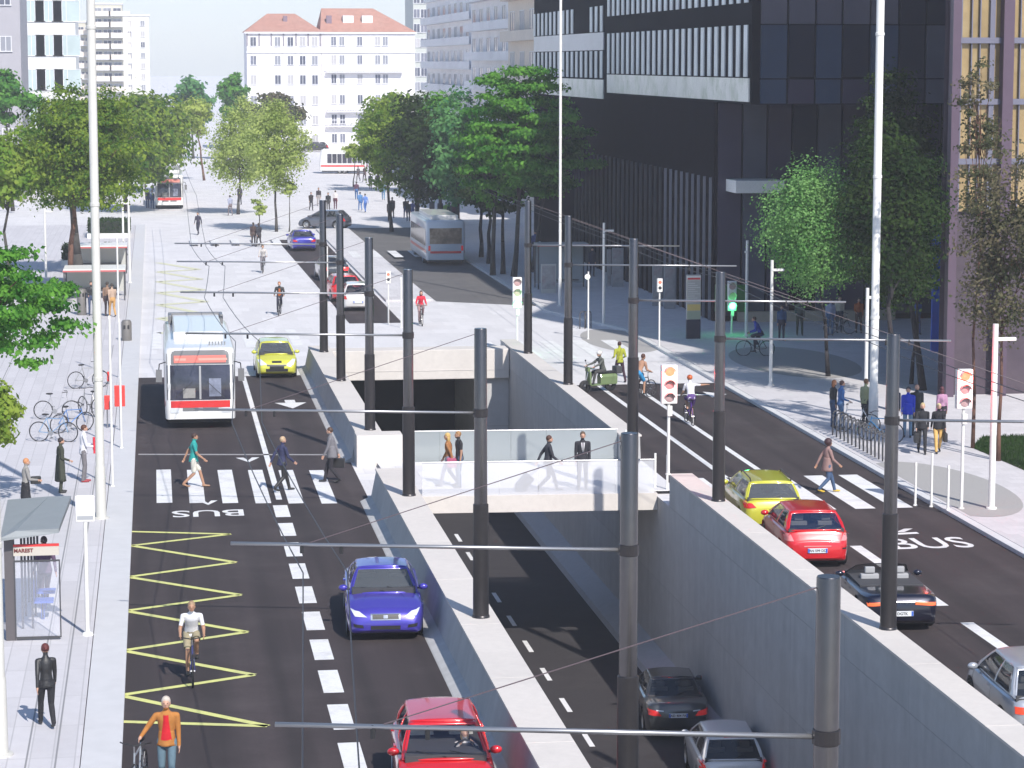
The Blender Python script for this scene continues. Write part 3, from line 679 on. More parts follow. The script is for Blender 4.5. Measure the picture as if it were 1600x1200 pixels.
def signal(v, ytop, ybot, state, label, w_=.42, rz=0., d=.22, pm_=None):
    r = empty('traffic_light', v, rz); z1 = ZT(v, ytop) - v.z; z0 = ZT(v, ybot) - v.z; h = z1 - z0
    MB().lathe((0, 0, 0), [(0, 0), (.09, 0), (.09, .03), (.05, .04), (.045, z0 + .02)], WPAINT, 12).build('post', r, smooth=40)
    MB().box(-w_ / 2, w_ / 2, -d / 2, d / 2, z0, z1, mat('signal_white', (.78, .76, .74), .5)).build('head', r, bevel=.03)
    cols = {'red': (1, .03, .015), 'amber': (.9, .5, .1), 'green': (.05, .9, .2)}
    for k, n in enumerate(('red', 'amber', 'green')):
        zc = z1 - h * (k + .5) / 3 ; rr = h / 3 * .36; on = n == state
        m = mat('lens_%s_on' % n, cols[n], .4, emit=14) if on else mat('lens_off', (.50, .32, .32), .35)
        b = MB(); b.lathe((0, -d / 2 - .001, zc), [(0, -.03), (rr * .7, -.022), (rr, -.004), (rr, .0)], m, 20, 'y'); o = b.build('lens', r, smooth=60)
        if on:
            gl = bpy.data.lights.new('lens_light', 'POINT'); gl.energy = 60 if n == 'red' else 18; gl.color = cols[n]; gl.shadow_soft_size = .1; go = bpy.data.objects.new('lens_light', gl); C.objects.link(go); go.parent = r; go.location = (0, -d / 2 - .3, zc)
        b = MB()
        for q in range(13):
            a0 = pi * q / 12; a1 = pi * (q + 1) / 12
            if q < 12: b.add([(rr * 1.12 * cos(a0), -d / 2 - .002, zc + rr * 1.12 * sin(a0)), (rr * 1.12 * cos(a1), -d / 2 - .002, zc + rr * 1.12 * sin(a1)), (rr * 1.12 * cos(a1), -d / 2 - .16, zc + rr * 1.05 * sin(a1)), (rr * 1.12 * cos(a0), -d / 2 - .16, zc + rr * 1.05 * sin(a0))], [(0, 1, 2, 3)], mat('visor', (.62, .5, .48), .5))
        b.build('visor', r, fix=False)
    MB().box(-.05, .09, -.1, .02, z0 * .9 - .15, z0 * .9 + .15, WPAINT).build('repeater_box', r)
    return tag(r, label, 'traffic light', 'white traffic lights')
signal(Vector((XY(1049, 74.0), 74.0, 1.0)), 573, 635, 'red', 'red traffic light on the right parapet corner by the footbridge', .48)
signal(P(1502, 795, .12), 580, 643, 'red', 'red traffic light on the right pavement by the dark suited couple', .48)
signal(P(808, 549, .0), 434, 482, 'green', 'green traffic light beside the farthest right parapet pole', .42)
signal(P(1143, 521, ZG(1143, 521)), 440, 487, 'green', 'green traffic light in front of the black tower behind the parapet pole', .42)
def post_sign(px, py, top, label, kind='ped', z=.12):
    z = ZG(px, py); v = P(px, py, z); h = ZT(v, top) - z; r = empty('pedestrian_signal' if kind == 'ped' else 'sign_post', v)
    MB().lathe((0, 0, 0), [(0, 0), (.07, 0), (.06, .03), (.04, .04), (.037, h)], WPAINT, 10).build('post', r, smooth=40)
    if kind == 'ped':
        MB().box(-.12, .12, -.1, .1, h - .62, h, mat('signal_white', (.78, .76, .74), .5)).build('head', r, bevel=.02)
        MB().lathe((0, -.101, h - .17), [(0, -.012), (.07, -.008), (.08, 0)], mat('lens_red_dim', (.8, .1, .06), .4, emit=1.2), 14, 'y').build('lens', r)
        MB().lathe((0, -.101, h - .43), [(0, -.012), (.07, -.008), (.08, 0)], BLK, 14, 'y').build('lens', r)
    elif kind == 'round':
        MB().lathe((-.05, -.045, h - .25), [(0, -.02), (.13, -.015), (.14, 0), (0, 0)], WPAINT, 18, 'y').build('sign_plate', r)
    else:
        MB().box(-.03, .03, -.03, .03, h, h + .1, WPAINT).build('cap', r)
    return tag(r, label, 'signal' if kind == 'ped' else 'sign', 'slim white posts')
post_sign(1030, 545, 436, 'slim pedestrian signal post in front of the grey poster panels')
post_sign(919, 530, 425, 'white post with a small round sign by the black racks', 'round')
post_sign(607, 507, 424, 'slim white post left of the far asphalt lane end', 'ped', 0)
post_sign(627, 512, 437, 'slim white post beside the crossing at the far junction', 'bare', 0)
post_sign(512, 452, 388, 'slim white post behind the farthest left poles', 'bare', 0)
post_sign(1430, 790, 735, 'first low thin white post on the right grey patch', 'bare')
post_sign(1455, 792, 720, 'second thin white post on the right grey patch', 'bare')
post_sign(1481, 797, 740, 'third thin white post on the right grey patch', 'bare')
post_sign(187, 590, 372, 'thin white post left of the far yellow markings', 'bare')
post_sign(176, 760, 500, 'white kerbside post beside the red bicycle basket', 'bare')
post_sign(190, 700, 505, 'second white kerbside post nearer the road', 'bare')
# bollard racks
def rack(px, py, label=None):
    v = P(px, py, ZG(px, py)); b = MB()
    b.path([(0, 0, 0), (0, 0, .75), (.06, .05, .84), (.3, .3, .84), (.36, .35, .75), (.36, .35, 0)], .028, DGREY, 8)
    o = b.build('bicycle_rack', smooth=True); o.location = v; return o
proto = rack(1301, 680)
grp = 'row of dark bicycle racks along the right kerb'
for i in range(15):
    t = i / 14; v = P(1301 + (1385 - 1301) * t, 680 + (724 - 680) * t, .12)
    o = proto if i == 0 else proto.copy()
    if i: C.objects.link(o)
    o.location = v; tag(o, 'dark metal bicycle rack in the row along the right kerb', 'bicycle rack', grp)
for i, (px, l) in enumerate(((906, 'left dark hoop rack behind the scooter rider near the sunlit lamp'), (914, 'right dark hoop rack behind the scooter rider, next to the round sign'))):
    o = rack(px, 514); tag(o, l, 'bicycle rack')
# information totem
v = P(1083, 529, ZG(1083, 529)); r = empty('information_totem', v); hz = ZT(v, 430) - .12; hw = .34
MB().box(-hw, hw, -.09, .09, 0, hz * .30, mat('totem_blue_black', (.02, .022, .045), .4)).build('base', r)
MB().box(-hw, hw, -.09, .09, hz * .302, hz, mat('totem_grey', (.42, .41, .39), .4)).build('body', r, bevel=.015)
MB().box(-hw + .01, hw - .01, -.096, -.0905, hz * .92, hz * .985, WPAINT).build('top_panel', r)
MB().box(-hw + .03, hw - .03, -.1, -.0965, hz * .925, hz * .955, mat('sign_red', (.62, .04, .04), .5)).build('red_stripe', r)
MB().box(-hw + .02, hw - .02, -.096, -.0905, hz * .44, hz * .54, mat('totem_yellow', (.62, .48, .16), .5)).build('map_panel', r)
MB().box(-hw + .02, hw - .02, -.096, -.0905, hz * .31, hz * .43, mat('totem_green', (.33, .38, .28), .5)).build('map_panel', r)
b = MB()
for k in range(9): b.box(-hw + .05, hw - .05 - .12 * (k % 3), -.0965, -.0905, hz * (.60 + .033 * k), hz * (.608 + .033 * k), mat('print_pale', (.66, .66, .64), .6))
b.build('timetable_lines', r)
tag(r, 'tall grey information totem with red top stripe and dark foot', 'totem')
# poster panels and shelter in front of the tower
def panel(px0, px1, ytop, ybot, label, cat='poster panel', m=None, art=True):
    zg = ZG((px0 + px1) / 2, ybot); v = P((px0 + px1) / 2, ybot, zg); r = empty('poster_panel', v); h = ZT(v, ytop) - zg; hw = (px1 - px0) / 2 / PXM(v)
    MB().box(-hw, hw, -.08, .08, 0, h, m or mat('poster_grey', (.30, .30, .31), .5, var=.1, scale=2)).build('board', r, bevel=.01)
    if art:
        MB().box(-hw + .05, hw - .05, -.088, -.0805, .25, h - .1, mat('poster_print', (.34, .33, .33), .4, var=.25, scale=3, dirt_or_reflection=(.3, .12, .12), dscale=1.1)).build('poster', r)
    return tag(r, label, cat, 'grey poster panels before the tower')
panel(1019, 1035, 415, 478, 'left half of the grey poster panel pair behind the pedestrian signal')
panel(1037, 1055, 417, 482, 'right half of the grey poster panel pair behind the pedestrian signal')
panel(956, 974, 388, 448, 'grey poster panel behind the sunlit street lamp', )
panel(948, 955, 390, 446, 'narrow grey poster panel edge left of the sunlit lamp')
def shelter(px, py, w_, d, h, label, red=True, roofm=None, z=.12, glassm=None):
    v = P(px, py, z); r = empty('bus_shelter', v)
    MB().box(-w_ / 2, w_ / 2, 0, d, h, h + .14, roofm or mat('shelter_roof', (.30, .31, .32), .6, var=.06)).build('roof', r, bevel=.03)
    if red: MB().box(-w_ / 2 - .01, w_ / 2 + .01, -.04, -.004, h + .0, h + .09, mat('fascia_red', (.5, .12, .12), .6)).build('red_fascia', r)
    for x in (-w_ / 2 + .06, w_ / 2 - .06):
        for y in (.1, d - .1): MB().box(x - .04, x + .04, y - .04, y + .04, 0, h - .002, DGREY).build('post', r)
    MB().box(-w_ / 2 + .1, w_ / 2 - .1, d - .13, d - .11, .25, h - .1, glassm or FR2).build('back_glass', r)
    MB().box(-w_ / 2 + .4, w_ / 2 - .4, d - .55, d - .2, .42, .47, DGREY).build('bench', r)
    return tag(r, label, 'bus shelter')
sh = shelter(880, 452, 3.0, 1.6, 2.5, 'shaded bus shelter with a red fascia near the black tower')
panel(845, 869, 413, 458, 'pale poster panel at the end of the shaded bus shelter', m=mat('poster_pale', (.45, .45, .42), .5))
# left side: shelters with planters further up
for px, py, l in ((148, 470, 'first pale kiosk shelter with red fascia behind the left mast'), (156, 428, 'second pale kiosk shelter with red fascia farther up the left pavement')):
    shelter(px, py, 3.4, 3.2, 1.6, l, roofm=WPAINT, glassm=mat('poster_pale', (.45, .45, .42), .5))
def hedge(px, py, w_, d, h, label):
    v = P(px, py, .12); r = empty('planter_hedge', v); rnd = random.Random(px)
    MB().box(-w_ / 2, w_ / 2, 0, d, 0, .35, WPAINT).build('planter', r)
    MB().box(-w_ / 2 + .18, w_ / 2 - .18, .18, d - .18, .351, h - .12, mat('hedge_core', (.012, .02, .008), .9)).build('stems', r)
    b = MB(); L = leafmat('leaf_dark', (.02, .05, .012), (.05, .09, .02))
    for i in range(2600):
        c = Vector((rnd.uniform(-w_ / 2, w_ / 2), rnd.uniform(0, d), rnd.uniform(.36, h)))
        a = Vector((rnd.gauss(0, 1), rnd.gauss(0, 1), rnd.gauss(0, 1))).normalized() * .09; q = a.orthogonal().normalized() * .06
        b.add([c - a, c + q, c + a, c - q], [(0, 1, 2, 3)], L)
    b.build('foliage', r, fix=False); return tag(r, label, 'planter')
hedge(147, 415, 4.2, 4.2, 1.25, 'clipped green hedge in a white planter between the two red striped kiosks')
hedge(170, 372, 3.2, 5, 1.3, 'farther clipped hedge in a white planter near the far street lamp')
# litter bins
for px, py, tp, l in ((128, 492, 452, 'tall grey bin right of the brown tree trunk'), (198, 532, 502, 'small dark cabinet at the kerb behind the front bus')):
    v = P(px, py, .12); h = ZT(v, tp) - .12
    r = empty('litter_bin', v); MB().lathe((0, 0, 0), [(0, 0), (.26, 0), (.27, .05), (.27, h - .1), (.2, h), (0, h)], mat('bin_grey', (.16, .15, .14), .5), 16, sx=.9).build('body', r, smooth=40)
    MB().box(-.14, .14, -.26, -.20, h - .4, h - .22, BLK).build('slot', r); tag(r, l, 'bin')

# ---- near left shelter
v = P(58, 1000, .12)
rs = empty('bus_shelter', v); pm_ = PXM(v)
xr = lambda px: (px - 58) / pm_
zz_ = lambda py: ZT(v, py) - .12
MB().box(xr(9), xr(25), .0, .22, 0, zz_(850), mat('shelter_post_dark', (.10, .09, .095), .45)).build('post', rs, bevel=.01)
pmr = MB(); x0, x1 = xr(5), xr(97)
zr = zz_(848)
pmr.add([(x0, -.35, zr - .05), (x1, -.3, zr + .10), (x1 + .12, 4.6, zr + .0), (x0 - .1, 4.6, zr - .0), (x0, -.35, zr + .02), (x0 + .35, -.3, zr + .17), (x1, -.3, zr + .2), (x1 + .12, 4.6, zr + .12), (x0 + .9, 4.6, zr + .12), (x0 - .1, 4.6, zr + .06)],
        [(0, 3, 2, 1), (0, 1, 6, 5, 4), (4, 5, 8, 9), (5, 6, 7, 8), (1, 2, 7, 6), (2, 3, 9, 8, 7), (3, 0, 4, 9)], mat('shelter_roof_grey', (.25, .27, .28), .5, var=.05, scale=2))
pmr.build('roof', rs)
MB().box(xr(24), xr(96), -.06, .02, zz_(880), zz_(865), mat('sign_cream', (.5, .46, .40), .5)).build('name_panel', rs)
MB().box(xr(24), xr(96), -.065, -.0605 + .06, zz_(865.2), zz_(861.5), mat('sign_red', (.62, .04, .04), .5)).build('red_stripe', rs)
text('shelter_lettering', 'MAREST', .12, mat('print_dark_red', (.16, .03, .03), .5), rs, loc=(xr(40), -.068, zz_(871.5)), rot=(pi / 2, 0, 0), ext=.003, bold=.004)
fr = MB()
for a, b_ in ((24, 26), (95, 97)): fr.box(xr(a), xr(b_), -.02, .02, zz_(1015), zz_(888), DGREY)
fr.box(xr(26), xr(95), -.02, .02, zz_(890.5), zz_(888), DGREY); fr.box(xr(26), xr(95), -.02, .02, zz_(1017), zz_(1013), DGREY)
fr.build('side_frame', rs)
MB().box(xr(26), xr(95), -.006, .006, zz_(1012), zz_(891), glass('side_glass', (.6, .62, .7), .8, .1)).build('side_glass', rs)
for y0 in (1.2, 2.6, 4.2):
    MB().box(xr(30), xr(30) + .05, y0, y0 + .05, 0, zr, DGREY).build('post', rs)
    MB().box(xr(46), xr(46) + .05, y0, y0 + .05, 0, zr, DGREY).build('post', rs)
for y0 in (2.0, 3.1): 
    st = MB(); st.box(xr(44), xr(44) + .5, y0, y0 + .5, .42, .47, mat('seat_blue', (.05, .12, .5), .45)); st.box(xr(44), xr(44) + .05, y0, y0 + .5, .47, .9, MC['seat_blue']); st.box(xr(44) + .2, xr(44) + .28, y0 + .2, y0 + .28, 0, .42, DGREY); st.build('seat', rs, bevel=.02)
tag(rs, 'grey roofed bus shelter with red striped name panel and glass side on the left pavement', 'bus shelter')
# white stop flag
v = P(137, 992, .12); r = empty('bus_stop_sign', v); z0, z1 = ZT(v, 826) - .12, ZT(v, 783) - .12
MB().lathe((0, 0, 0), [(0, 0), (.14, 0), (.12, .05), (.05, .08), (.045, z0)], WPAINT, 12).build('post', r, smooth=40)
w2 = 15.5 / PXM(v)
MB().box(-w2, w2, -.05, .05, z0 + .0, z1, mat('signal_white', (.78, .76, .74), .5)).build('flag', r, bevel=.04)
MB().box(-w2 + .04, w2 - .04, -.056, -.0505, z0 + .06, z0 + .15, mat('print_grey', (.35, .36, .38), .6)).build('text_strip', r)
tag(r, 'white bus stop flag on a slim post beside the near shelter', 'bus stop sign')
# red tourist boards at the left kerb
for px, py, t0, t1, w_, l in ((188, 672, 606, 640, .34, 'square red sign board at the left kerb behind the white posts'), (168, 668, 622, 645, .18, 'small red sign board left of the larger red one'), (170, 600, 584, 600, .12, 'tiny red sign high on the kerb left of the front bus')):
    v = P(px, py, .12); r = empty('red_sign', v); a, b_ = ZT(v, t1) - .12, ZT(v, t0) - .12
    MB().lathe((0, 0, 0), [(0, 0), (.06, 0), (.03, .03), (.028, a + .05)], STEEL, 8).build('post', r)
    MB().box(-w_ * .55, w_ * .55, -.03, .03, a, b_, mat('board_red', (.72, .05, .04), .45, var=.06)).build('board', r, bevel=.04); tag(r, l, 'sign')
# ---------------------------------------------------------------- vehicles
def interp(tab, y):
    if y <= tab[0][0]: return tab[0][1]
    for (a, p), (b, q) in zip(tab[:-1], tab[1:]):
        if y <= b:
            t = (y - a) / (b - a); t = t * t * (3 - 2 * t) * .5 + t * .5; return p + (q - p) * t
    return tab[-1][1]
def paint(name, col, metal=.15): return mat('paint_' + name, col, .28, metal, coat=1., spec=.5, var=.03, scale=2)
GLC = glass('car_glass', (.015, .02, .03), .34)
GLL = glass('car_glass_light', (.10, .11, .12), .30)
CHR = mat('chrome', (.7, .7, .72), .15, 1.)
LRED = mat('tail_red', (.50, .012, .012), .25, coat=1, emit=.25)
HLAM = mat('headlamp', (.62, .65, .68), .12, coat=1, spec=.8)
SEAT = mat('seat_beige', (.42, .41, .38), .8); SEATD = mat('seat_dark', (.05, .05, .055), .8)
BPL = mat('black_trim', (.02, .02, .022), .45)
PLW = mat('plate_white', (.70, .72, .74), .45); PLB = mat('plate_blue', (.03, .12, .55), .45); PLT = mat('plate_ink', (.02, .02, .03), .6)

def wheel(r, x, y, rad, w_, side):
    b = MB()
    b.lathe((0, 0, 0), [(0, side * w_ * .28), (rad * .22, side * w_ * .40), (rad * .30, side * w_ * .30), (rad * .55, side * w_ * .22), (rad * .66, side * w_ * .42), (rad * .69, side * w_ * .5), (rad * .69, -side * w_ * .5)], STEEL, 24, 'x')
    o = b.build('wheel', r, smooth=35); o.location = (x, y, rad)
    k = MB()
    for q in range(5):
        a = q * 2 * pi / 5 + .5; c, s_ = cos(a), sin(a)
        k.add([(side * w_ * .235, rad * (.30 * c - .13 * s_), rad * (.30 * s_ + .13 * c)), (side * w_ * .235, rad * (.30 * c + .13 * s_), rad * (.30 * s_ - .13 * c)), (side * w_ * .255, rad * (.60 * c + .12 * s_), rad * (.60 * s_ - .12 * c)), (side * w_ * .255, rad * (.60 * c - .12 * s_), rad * (.60 * s_ + .12 * c))], [(0, 1, 2, 3)], DGREY)
    k.build('rim_gap', o, fix=False)
    t = MB(); t.lathe((0, 0, 0), [(rad * .70, w_ * .5), (rad * .93, w_ * .5), (rad, w_ * .36), (rad, -w_ * .36), (rad * .93, -w_ * .5), (rad * .70, -w_ * .5), (rad * .70, w_ * .5)], BLK, 28, 'x'); t.build('tyre', o, smooth=35)

def car(name, loc, rz, label, cat, col, K, L=4.3, W=1.78, H=1.45, metal=.15, group=None, plate='', seats=SEAT, tint=None, front=True, extra=None):
    """K: dict top=[(y, z)...] body top line, cowl=(y, z), rear=(y, z) glass base, roof=(y_rear, y_front), open"""
    r = empty(name, loc, rz); pm_ = paint(col[0], col[1], metal); h = L / 2
    top = K['top']; wr = K.get('wr', .325); yw = (-h + K.get('ra', .72), h - K.get('fa', .82)); Rw = wr + .065
    ys = sorted(set([round(-h + i * L / 44, 3) for i in range(45)] + [-h + .02, -h + .06, -h + .13, h - .02, h - .06, h - .13]))
    def hwid(y):
        a = (abs(y) - (h - .75)) / .75; k = 1 - (.17 * max(0, a) ** 2.4) - (.10 * max(0, (abs(y) - (h - .12)) / .12) ** 2)
        return W / 2 * k
    def zb(y):
        a = max(0, (abs(y) - (h - .2)) / .2); return .19 + .10 * a * a
    def zt(y):
        e = max(0, (abs(y) - (h - .13)) / .13); return interp(top, y) - .09 * e * e
    def sec(y):
        w_ = hwid(y); t = zt(y); b_ = zb(y); hg = t - b_; cr = K.get('crown', .035)
        zs = b_
        for q in yw:
            if abs(y - q) < Rw: zs = max(zs, wr + math.sqrt(Rw * Rw - (y - q) ** 2))
        pts = [(0, t + cr), (.35 * w_, t + cr * .9), (.62 * w_, t + cr * .6), (.84 * w_, t + .0), (.945 * w_, t - .05 * hg - .01), (.985 * w_, t - .2 * hg), (w_, t - .38 * hg), (.995 * w_, t - .55 * hg)]
        z1 = max(t - .75 * hg, zs + .0); z2 = max(b_ + .03, zs)
        pts[-1] = (pts[-1][0], max(pts[-1][1], zs + .012)); pts[-2] = (pts[-2][0], max(pts[-2][1], zs + .024))
        pts += [(.985 * w_, max(z1, zs + .004)), (.96 * w_, z2), (.90 * w_, zs if zs > b_ else b_), (.62 * w_, zs if zs > b_ else b_), (0, b_)]
        return pts
    b = MB(); rows = []
    for y in ys:
        p = sec(y); rows.append([(x, y, z) for x, z in p] + [(-x, y, z) for x, z in p[-2:0:-1]])
    n = len(rows[0]); vs = [v for q in rows for v in q]; fs = []
    for j in range(len(rows) - 1):
        for k in range(n): fs.append((j * n + k, j * n + (k + 1) % n, (j + 1) * n + (k + 1) % n, (j + 1) * n + k))
    fs += [tuple(range(n)), tuple(range((len(rows) - 1) * n, len(rows) * n))[::-1]]
    b.add(vs, fs, pm_)
    body = b.build('body', r, smooth=38)
    bm = bmesh.new(); bm.from_mesh(body.data); tree = BVHTree.FromBMesh(bm); bm.free()
    def decal(nm, quad, ax, m, off=.012, n_=(6, 4), parent=None, mirror=False, thick=0):
        out = []
        for sg in ((1, -1) if mirror else (1,)):
            q = [Vector((a * (1 if ax == 's' else sg), c)) for a, c in quad]; g = []
            for j in range(n_[1] + 1):
                for i in range(n_[0] + 1):
                    p = q[0].lerp(q[1], i / n_[0]).lerp(q[3].lerp(q[2], i / n_[0]), j / n_[1])
                    if ax in ('f', 'r'):
                        s_ = 1 if ax == 'f' else -1
                        hit = tree.ray_cast(Vector((p.x, s_ * 9, p.y)), Vector((0, -s_, 0)))[0]
                        v = Vector((p.x, s_ * (h - .05), p.y)) if hit is None else hit
                        v = v + Vector((0, s_ * off, off * .5))
                    elif ax == 't':
                        hit = tree.ray_cast(Vector((p.x, p.y, 5)), Vector((0, 0, -1)))[0]
                        v = (hit or Vector((p.x, p.y, .8))) + Vector((0, 0, off))
                    else:
                        s_ = sg; hit = tree.ray_cast(Vector((s_ * 5, p.x, p.y)), Vector((-s_, 0, 0)))[0]
                        v = (hit or Vector((s_ * W / 2, p.x, p.y))) + Vector((s_ * off, 0, 0))
                    g.append(v)
            w0 = n_[0] + 1
            k = MB(); k.add(g, [(j * w0 + i, j * w0 + i + 1, (j + 1) * w0 + i + 1, (j + 1) * w0 + i) for j in range(n_[1]) for i in range(n_[0])], m)
            out.append(k.build(nm, parent or r, smooth=True, fix=False))
        return out
    # greenhouse
    (yc, zc), (yr, zr) = K['cowl'], K['rear']; r0, r1 = K.get('roof', (0, 0)); wb = W / 2 * .885; wr_ = W / 2 * K.get('rw', .66); zbelt = (zc + zr) / 2
    BW = K.get('bulge', .13); GT = tint or GLC
    def wsh(u, v):   # windshield
        x = u * (wb + (wr_ - wb) * v); return (x, yc + (r1 - yc) * v + BW * (1 - abs(u) ** 2.3) * (1 - .45 * v), zc + (H - .045 - zc) * v + .02 * (1 - u * u))
    def rsh(u, v):
        x = u * (wb * .98 + (wr_ - wb * .98) * v); return (x, yr + (r0 - yr) * v - BW * .7 * (1 - abs(u) ** 2.3) * (1 - .4 * v), zr + (H - .05 - zr) * v + .02 * (1 - u * u))
    def ssh(sg):
        def f(u, v):
            y0 = yr + (r0 - yr) * v; y1 = yc + (r1 - yc) * v; wl = wb * (1 - .02 * (1 - u)) ; x = wl + (wr_ - wl) * v
            return (sg * (x + .035 * sin(pi * v) + .02 * sin(pi * u) * (1 - v)), y0 + (y1 - y0) * u, (zr + (zc - zr) * u) * (1 - v) + (H - .05) * v)
        return f
    def roof(u, v):
        a = rsh(u, 1); c = wsh(u, 1); return (a[0] + (c[0] - a[0]) * v, a[1] + (c[1] - a[1]) * v, H - .05 + (.05 * (1 - abs(u) ** 2.6)) * (1 - .25 * abs(2 * v - 1) ** 3) + .0)
    U = [-1, -.93, -.6, -.3, 0, .3, .6, .93, 1]; V = [0, .05, .35, .65, .9, 1]
    fr = MB(); glass_parts = []
    def pane(fn, us, vs_, fu, fv, nm, off):
        vv = [[Vector(fn(u, v)) for u in us] for v in vs_]; gm = MB()
        for j in range(len(vs_) - 1):
            for i in range(len(us) - 1):
                q = [vv[j][i], vv[j][i + 1], vv[j + 1][i + 1], vv[j + 1][i]]
                inside = fv[0] <= (vs_[j] + vs_[j + 1]) / 2 <= fv[1] and any(a <= (us[i] + us[i + 1]) / 2 <= c for a, c in fu)
                if inside: gm.add(q, [(0, 1, 2, 3)], GT)
                else: fr.add(q, [(0, 1, 2, 3)], pm_)
        # weld the pane grid by position
        o = gm.build(nm, r, fix=False); bmm = bmesh.new(); bmm.from_mesh(o.data); bmesh.ops.remove_doubles(bmm, verts=bmm.verts, dist=1e-4); bmm.to_mesh(o.data); bmm.free(); o.data.shade_smooth()
        return o
    if not K.get('open'):
        pane(wsh, U, V, [(-.93, .93)], (.03, .92), 'windscreen', .0)
        pane(rsh, U, V, [(-.88, .88)], (.1 if zr > .8 else .05, .9), 'rear_window', .0)
        for sg in (1, -1):
            bp = K.get('bp', (.46, .50)); cp = K.get('cp', .14)
            us = sorted([0, cp, (cp + bp[0]) / 2, bp[0], bp[1], (bp[1] + .94) / 2, .94, 1])
            pane(ssh(sg), us, [0, .06, .4, .75, .92, 1], [(cp, bp[0]), (bp[1], .94)], (.04, .9), 'side_window', 0)
        us = [-1, -.97, -.9, -.75, -.5, -.2, .2, .5, .75, .9, .97, 1]
        fr.grid(roof, us, [0, .06, .2, .4, .6, .8, .94, 1], pm_)
        o = fr.build('roof', r); bmm = bmesh.new(); bmm.from_mesh(o.data); bmesh.ops.remove_doubles(bmm, verts=bmm.verts, dist=2e-3); bmesh.ops.recalc_face_normals(bmm, faces=bmm.faces); bmm.to_mesh(o.data); bmm.free(); o.data.shade_smooth(); o.data.set_sharp_from_angle(angle=R(50))
        sm = o.modifiers.new('s', 'SOLIDIFY'); sm.thickness = .03; sm.offset = -1
    else:
        pane(wsh, U, V, [(-.93, .93)], (.03, .92), 'windscreen', .0)
        o = fr.build('windscreen_frame', r, fix=False)
    # interior
    it = MB(); it.box(-wb * .93, wb * .93, yr - .02, yc + .08, zbelt - .14, max(zc, zr) + .05, SEATD); it.build('cabin_trim', r, bevel=.01)
    for sx in (-1, 1):
        for yy in ((r1 + yc) / 2 - .95, (r0 + r1) / 2 - .62) if not K.get('open') else ((yc - .95),):
            s_ = MB(); s_.box(sx * .36 - .22, sx * .36 + .22, yy - .09, yy + .07, zbelt - .1, zbelt + .17, seats); s_.box(sx * .36 - .12, sx * .36 + .12, yy - .08, yy + .04, zbelt + .19, zbelt + .34, seats); s_.build('seat', r, bevel=.03)
    for sx in (-1, 1):
        m_ = MB(); m_.ell((sx * (wb + .14), yc - .32, zc + .06), (.11, .07, .075), K.get('mir', pm_), 14, 8); m_.box(min(sx * wb, sx * (wb + .08)), max(sx * wb, sx * (wb + .08)), yc - .35, yc - .29, zc + .01, zc + .05, BPL); o = m_.build('wing_mirror', r, smooth=50)
    for y, _ in ((yw[0], 0), (yw[1], 1)):
        for sx in (-1, 1): wheel(r, sx * (W / 2 - .115), y, wr, .2, sx)
    ub = MB(); ub.box(-W / 2 * .86, W / 2 * .86, -h + .2, h - .2, .17, .34, BPL); ub.build('underbody', r)
    if not K.get('open'):
        for u0 in ((-.75, -.1), (.0, .7)):
            q_ = [Vector(wsh(u0[0] + (u0[1] - u0[0]) * t / 5, .05 + .16 * t / 5)) + Vector((0, .012, .012)) for t in range(6)]; MB().path(q_, .009, BPL, 5).build('wiper', r)
        if zr > .9 and 'ZR' not in K: MB().path([Vector(rsh(.35 * t / 5, .06 + .18 * t / 5)) + Vector((0, -.012, .012)) for t in range(6)], .008, BPL, 5).build('wiper', r)
    for sg in (-1, 1):
        for yy in ((yc + yr) / 2 + .02 + .15, yr + .52):
            hh = tree.ray_cast(Vector((sg * 5, yy, zbelt - .10)), Vector((-sg, 0, 0)))[0]
            if hh: MB().box(hh.x - .012, hh.x + .02 * sg + .012, yy - .08, yy + .08, hh.z - .015, hh.z + .015, pm_).build('door_handle', r, bevel=.006)
    # seams
    SM = mat('seam', (.012, .012, .014), .7)
    for y in (yc - .12, (yc + yr) / 2 - .05):
        decal('door_seam', [(y, .32), (y + .014, .32), (y + .014, zbelt - .03), (y, zbelt - .03)], 's', SM, .003, (1, 8), mirror=True)
    if front:
        for it_ in K['front']: decal(it_[0], it_[1], it_[2] if isinstance(it_[2], str) else 'f', it_[3], it_[4] if len(it_) > 4 else .012, mirror=(len(it_) > 5 and it_[5]))
    else:
        for it_ in K['back']: decal(it_[0], it_[1], it_[2], it_[3], it_[4] if len(it_) > 4 else .012, mirror=(len(it_) > 5 and it_[5]))
    if plate is not None:
        zp = K.get('pz', (.5, .5))[0 if front else 1]; s_ = 1 if front else -1
        hit = tree.ray_cast(Vector((0, s_ * 9, zp)), Vector((0, -s_, 0)))[0]; yp = hit.y + s_ * .02
        pb = MB(); pb.box(-.26, .26, min(yp - .012, yp + .012), max(yp - .012, yp + .012), zp - .06, zp + .06, PLW)
        for sx in (-1, 1): pb.box(sx * .235 - .022, sx * .235 + .022, min(yp + s_ * .013, yp + s_ * .016), max(yp + s_ * .013, yp + s_ * .016), zp - .055, zp + .055, PLB)
        po = pb.build('number_plate', r)
        if plate: text('plate_lettering', plate, .092, PLT, po, ext=.001, loc=(0, yp + s_ * .015, zp - .003), rot=(pi / 2, 0, pi if front else 0), bold=.002)
    if extra: extra(r, decal, tree, wsh, rsh, roof)
    return tag(r, label, cat, group)

